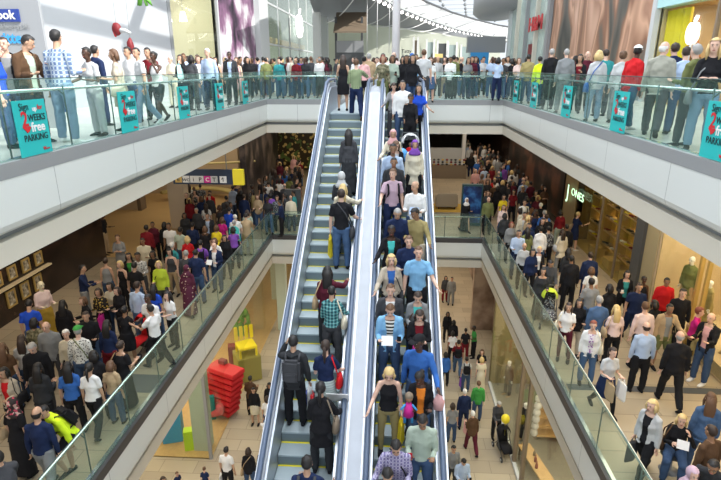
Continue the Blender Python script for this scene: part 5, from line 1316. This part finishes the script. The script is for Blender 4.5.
crowd('ub', 0, 38, seg(238, 330, 23.5, 28), 0); crowd('ub', 0, 16, seg(428, 492, 23.5, 27), 1); crowd('ub', 0, 16, seg(340, 440, 23.4, 27), 1)
crowd('ub', 0, 12, seg(180, 240, 20, 27), 1); crowd('ub', 0, 10, seg(495, 600, 21, 26), 1)
def gp(px0, px1, py0, py1):
    def g():
        p = at(U(px0, px1), U(py0, py1), Z1+1.7); return p.x, p.y
    return g
crowd('bl', Z1, 34, gp(232, 300, 168, 200)); crowd('bl', Z1, 16, gp(186, 240, 184, 208)); crowd('br', Z1, 44, gp(476, 532, 150, 190)); crowd('br', Z1, 10, gp(520, 548, 196, 230))
# distant filler, drawn as a single countless crowd
FILL = []
for z, n, g, lt in ((0, 40, seg(190, 520, 27, 34), 1), (Z1, 34, gp(240, 302, 150, 170), 0), (Z1, 30, gp(468, 520, 140, 156), 0)):
    zz = z
    for _ in range(n):
        x, y = g()
        if all((x-q[1].x)**2+(y-q[1].y)**2 > .16 or abs(q[1].z-z) > 2 for q in FILL) and free(x, y, .4) and okay(x, y, z): FILL.append((rand_spec(lt), Vector((x, y, z)), rc.choice([0, 20, 180, 160, 90])))
# the 300 that show largest stay single people, the others join the far crowd
ITEMS.sort(key=lambda i: (i[4] in ('ub', 'bl', 'br'), (i[1]-EYE).length))
for d, l, f, s, z in ITEMS[298:]: FILL.append((d, l, f))
del ITEMS[298:]
for _ in range(4):
    for a in range(len(ITEMS)):
        for c in range(a):
            A, C_ = ITEMS[a], ITEMS[c]; v = A[1]-C_[1]; v.z = 0
            if abs(A[1].z-C_[1].z) > .05 or v.length > .40 or A[4][0] in 'ud' and A[4] in ('up', 'dn'): continue
            if v.length < .01: v = Vector((1, 0, 0))
            q = v.normalized()*(.41-v.length)/2
            for it, sg in ((A, 1), (C_, -1)):
                it[1].x += q.x*sg; it[1].y += q.y*sg
                if it[4] in ('ul', 'ml'): it[1].x = min(it[1].x, XL-.34)
                if it[4] == 'ur': it[1].x = max(it[1].x, XR+.34)
                if it[4] == 'mr' and it[1].y < YM: it[1].x = min(max(it[1].x, XRM+.36), XS-.4)
byrow = {}
for it in ITEMS:
    if it[4] in ('up', 'dn'): byrow.setdefault((it[4], round(it[1].y*20)), []).append(it)
for L in byrow.values():
    L.sort(key=lambda i: i[1].x)
    for p_, q_ in zip(L, L[1:]):
        g = .42-(q_[1].x-p_[1].x)
        if g > 0: p_[1].x -= g/2; q_[1].x += g/2
# ---- build and label
from mathutils import geometry
def scr(l):
    v = l+Vector((0, 0, 1.6))-EYE; d = v.dot(FW); return 360.5+FPX*v.dot(RT)/d, 240-FPX*v.dot(UP)/d
DESC = {}
for it in ITEMS:
    d, loc, f, s, zone = it
    txt = describe(d); a = abs(((f+180) % 360)-180); face = 'facing the viewer' if a < 45 else ('back turned' if a > 135 else ('turned right' if 45 <= (f % 360) <= 135 else 'turned left'))
    ws = (txt.split()+[]); note = d['extra'] or face
    lab = 'person in %s, %s, %s' % (' '.join(ws), note, ZN[zone]); wds = lab.split()
    if len(wds) > 16: lab = 'person in %s, %s, %s' % (', '.join(txt.split(', ')[:2]), note, ZN[zone])
    if len(lab.split()) > 16: lab = 'person in %s, %s, %s' % (txt.split(', ')[0], note, ZN[zone])
    it[0]['lab'] = lab; DESC.setdefault(lab, []).append(it)
ORD = ['leftmost', 'second', 'third', 'fourth', 'fifth', 'sixth', 'seventh', 'eighth', 'ninth', 'tenth', 'eleventh', 'twelfth']
def short(l): return ' '.join(l.split()[:16])
for lab, L in DESC.items():
    if len(L) > 1:
        for i in L: i[0]['lab'] = short('person in %s, %s' % (', '.join(describe(i[0]).split(', ')[:2]), ZN[i[4]]))
final = {}
for i in ITEMS: i[0]['lab'] = short(i[0]['lab']); final.setdefault(i[0]['lab'], []).append(i)
for lab, L in final.items():
    if len(L) > 1:
        L.sort(key=lambda i: scr(i[1])[0])
        for k, i in enumerate(L):
            o_ = ORD[min(k, 11)]+('' if k == 0 else ' from left'); c2 = describe(i[0]).split(', ')
            l_ = 'person in %s, %s so dressed %s' % (' and '.join(c2[:2]), o_, ZN[i[4]])
            if len(l_.split()) > 16: l_ = l_.replace(' so dressed', '').replace('middle level ', 'middle ')
            if len(l_.split()) > 16: l_ = 'person in %s, %s %s' % (c2[0], o_, ZN[i[4]])
            i[0]['lab'] = short(l_)
GRP = dict(up='riders going up', dn='riders going down', ul='people on the upper left gallery', ur='people on the upper right gallery', ml='people on the middle left gallery', mr='people on the middle right gallery', gr='people on the ground floor right', gl='people on the ground floor left', ub='crowd on the far upper bridge', bl='distant crowd left', br='distant crowd right')
for d, loc, f, s, zone in ITEMS:
    dist = (loc-EYE).length; lod = 0 if dist < 14 else 1
    o = build_person(d, loc, f, s, lod); tag(o, d['lab'], 'person', GRP[zone])
    for bg in d['bags']:
        who = 'person in '+describe(d).split(', ')[0]+' '+ZN[zone].replace('on the ', 'on ')
        bag(bg[0], bg[1], bg[2] if len(bg) > 2 else '', o, d, who)
# one mesh for the countless far heads
V, LV, LT, MI, mats_, off_ = [], [], [], [], [], 0
def addmesh(me, mx, m):
    global off_
    n = len(me.vertices); co = np.empty(n*3, np.float32); me.vertices.foreach_get('co', co); co = co.reshape(-1, 3)
    a = np.array(mx); V.append(co@a[:3, :3].T+a[:3, 3])
    if m not in mats_: mats_.append(m)
    lv = np.empty(len(me.loops), np.int32); me.loops.foreach_get('vertex_index', lv); lt = np.empty(len(me.polygons), np.int32); me.polygons.foreach_get('loop_total', lt)
    LV.append(lv+off_); LT.append(lt); MI.append(np.full(len(lt), mats_.index(m), np.int32)); off_ += n
for sp, loc, f in FILL:
    if sp['pose'] not in ('ddS', 'bbS'): sp['pose'] = 'ddS'
    j = getsk(sp['pose'], sp['sex']); mx = Matrix.Translation(loc+Vector((0, 0, j['dz']))) @ Matrix.Rotation(R(f), 4, 'Z')
    addmesh(body(sp['pose'], sp['sex'], 2), mx, SKIN[sp['skin']])
    for nm, me, m, m2 in pieces(sp, 2): addmesh(me, mx @ m2, m)
co = np.concatenate(V).astype(np.float32); lv = np.concatenate(LV); lt = np.concatenate(LT)
me = bpy.data.meshes.new('distant_crowd'); me.vertices.add(len(co)); me.vertices.foreach_set('co', co.ravel()); me.loops.add(len(lv)); me.loops.foreach_set('vertex_index', lv)
me.polygons.add(len(lt)); me.polygons.foreach_set('loop_start', np.concatenate(([0], np.cumsum(lt)[:-1])).astype(np.int32)); me.polygons.foreach_set('loop_total', lt)
me.polygons.foreach_set('material_index', np.concatenate(MI)); me.update(calc_edges=True); me.validate(); me.polygons.foreach_set('use_smooth', [True]*len(me.polygons))
o = link('distant_crowd', me, mats_); tag(o, 'dense far crowd of shoppers in the depths of the mall halls', 'crowd', kind='stuff')

# ================================================================= STROLLERS, MANNEQUINS AND SMALL THINGS
def stroller(loc, f, c1, c2, label, balloon=None):
    t = thing('stroller', label, 'stroller', loc, R(f)); m1, m2 = cloth(c1), cloth(c2)
    b = B(); tube(b, [(0, .12, .38), (0, -.2, .40), (0, -.45, .30)], [(.19, .05), (.2, .06), (.17, .03)], 10); tube(b, [(0, .1, .4), (0, .25, .85)], [(.19, .05), (.19, .04)], 10); make('seat', b, m2, t)
    b = B(); vs = ell(b, (0, .1, .82), (.24, .3, .24), 16); bmesh.ops.delete(b, geom=[v for v in vs if v.co.z < .80 or v.co.y < -.12], context='VERTS'); make('canopy', b, m1, t)
    b = B()
    for s in (-1, 1): tube(b, [(s*.22, -.48, .12), (s*.22, -.1, .40), (s*.22, .3, .9), (s*.2, .48, 1.02)], .014, 6); tube(b, [(s*.22, .0, .55), (s*.24, .34, .12)], .014, 6)
    tube(b, [(-.2, .48, 1.02), (.2, .48, 1.02)], .018, 6); make('frame', b, M['dgrey'], t)
    for sx in (-1, 1):
        for sy in (-.48, .36):
            b = B(); tube(b, [(sx*.25-.02, sy, .10), (sx*.25+.02, sy, .10)], .10, 14, Vector((0, 1, 0))); wv = make('wheel', b, M['black'], t); b = B(); tube(b, [(sx*.25-.023, sy, .10), (sx*.25+.023, sy, .10)], .045, 10, Vector((0, 1, 0))); make('hub', b, M['lgrey'], wv)
    b = B(); box(b, -.18, -.1, .14, .18, .25, .28); make('basket', b, M['black'], t, bevel=.02)
    return t
def by(zone, frag):
    for d, l, f, s, z in ITEMS:
        if z == zone and frag in d['extra']: return l, f
def front(zone, frag, dist=.75):
    l, f = by(zone, frag); return l + Matrix.Rotation(R(f), 3, 'Z') @ Vector((0, -dist, 0)), f
l, f = front('dn', 'pushing a stroller', .70); l.z -= .38; stroller(l, 0, 'florwh', 'black', 'black and white patterned stroller on the descending escalator')
b = B(); ell(b, (0, 0, 0), (.10, .12, .11), 12); o = make('small_child', b, SKIN[3]) if 0 else None
kid = dict(pose='bbQ', sex='w', clothes=[('tee', 'red'), ('jeans', 'jean')], hair='sK', skin=3, shoe='black', bags=[], extra='')
o = build_person(kid, l+Vector((0, -.02, .16)), 0, .5, 1); tag(o, 'small child in red t-shirt sitting in the patterned stroller', 'person')
b = B(); ell(b, (0, 0, 0), (.17, .17, .20), 16); tube(b, [(0, 0, -.2), (0, 0, -.45)], .004, 4); o = make('balloon', b, mat('blue_balloon', (.1, .35, .75), .25)); o.location = l+Vector((-.22, -.45, .55)); tag(o, 'blue balloon in front of the stroller on the descending escalator', 'balloon')
l, f = front('mr', 'behind the bright stroller', .8); stroller(l, f, 'lime', 'floral', 'lime green stroller with patterned seat on the middle right gallery')
l, f = front('ml', 'pushing the red stroller', .8); stroller(l, -20, 'red', 'red', 'red stroller on the middle left gallery')
l, f = front('gr', 'behind the dark stroller', .8); stroller(l, f, 'black', 'black', 'black stroller on the ground floor below a yellow balloon')
b = B(); ell(b, (0, 0, 0), (.15, .15, .18), 16); tube(b, [(0, 0, -.18), (.03, 0, -.7)], .004, 4); o = make('balloon', b, M['yel']); o.location = l+Vector((.0, .1, 1.35)); tag(o, 'yellow balloon above the black stroller, ground floor', 'balloon')
# doll held by the rider in orange
def rider(col):
    for d, l, f, s, z in ITEMS:
        if z == 'dn' and any(c == col for k, c in d['clothes']): return d, l, f, s
d, l, f, s = rider('orange'); t = thing('doll', 'small brown haired doll in pink held by the rider in orange', 'doll', l+Vector((-.20, -.34, 1.0)), R(f))
b = B(); tube(b, [(0, 0, 0), (0, 0, .12), (0, 0, .24)], [.09, .07, .04], 10); make('dress', b, M['mag'], t); b = B(); ell(b, (0, 0, .31), (.06, .06, .07), 10); make('head', b, SKIN[3], t)
b = B(); ell(b, (0, .015, .34), (.07, .07, .07), 10); make('hair', b, M['taupe'], t); 
for q in (-1, 1):
    b = B(); tube(b, [(q*.05, 0, .02), (q*.06, -.03, -.12)], .022, 6); make('leg', b, M['sky'], t); b = B(); tube(b, [(q*.05, 0, .2), (q*.13, -.04, .12)], .016, 6); make('arm', b, M['sky'], t)
b = B(); tube(b, [(0, 0, 0), (0, 0, .15), (.0, 0, .28)], [(.08, .05), (.10, .06), (.04, .03)], 10); o = make('soft_bag', b, MAT['cloth_pink'] if 'cloth_pink' in MAT else cloth('pink')); o.location = l+Vector((.30, -.05, .92)); tag(o, 'bright pink bundle at the far side of the rider in orange', 'bundle')
# jacket badge, printed bag, bench
bl_, bf = by('mr', 'seated with hand on mouth')
t = thing('bench_stool', 'low dark stool under the seated person at the middle right railing', 'stool', (bl_.x, bl_.y+.05, Z1)); b = B(); tube(b, [(0, 0, .36), (0, 0, .42)], [.2, .2], 18); make('seat', b, M['dgrey'], t)
b = B(); tube(b, [(0, 0, 0), (0, 0, .02), (0, 0, .36)], [.18, .04, .04], 14); make('pedestal', b, M['grey'], t)
# mannequins
def mannequin(loc, f, c1, c2, label, s=1.03, kind='closed', low='trousers', m=None, pose='ddS'):
    d = dict(pose=pose, sex='w', clothes=[(kind, c1), (low, c2)], hair='--', skin=1, shoe='tan', bags=[], extra='')
    o = build_person(d, loc, f, s, 1); o.name = 'mannequin'; setm(o, m or M['wht']); tag(o, label, 'mannequin', 'shop mannequins'); return o
q = at(40, 286, Z1+1.75); mannequin(Vector((q.x, q.y, Z1+.1)), 60, 'lpink', 'gold', 'mannequin in pink blouse and yellow skirt beside the gold framed portraits', kind='shirt', low='longskirt', m=mat('straw', (.75, .66, .45), .8), pose='bbS')
q = atX(668, 282, XS+.9); mannequin(Vector((XS+.6, y_b-.7, Z1+.36)), -60, 'olive', 'tan', 'tall mannequin in olive coat in the beige window', kind='coat')
mannequin(Vector((XS+.6, y_b-1.75, Z1+.36)), -100, 'khaki', 'khaki', 'smaller mannequin in khaki beside the gold window frame', .85, kind='closed', low='longskirt')
mannequin(Vector((XS+.6, y_b-3.0, Z1+.36)), -60, 'orange', 'brown', 'mannequin in burnt orange coat at the right window edge', kind='coat')
mannequin(Vector((XS+.6, y_b-3.7, Z1+.36)), -60, 'black', 'olive', 'mannequin in black at the right window edge', kind='closed')
for k, (px, py, c) in enumerate(((506, 350, 'brown'), (524, 402, 'black'))):
    q = at(px, py, Z2+1.7); mannequin(Vector((XH+.6, min(q.y, 19.6), Z2+.03)), -60, c, 'charcoal', ['mannequin in brown behind the ground right window', 'dark mannequin behind the ground right window near the vases'][k], .95, kind='coat')

# tidy
for s_ in list(bpy.data.scenes):
    if s_ != SC: bpy.data.scenes.remove(s_)
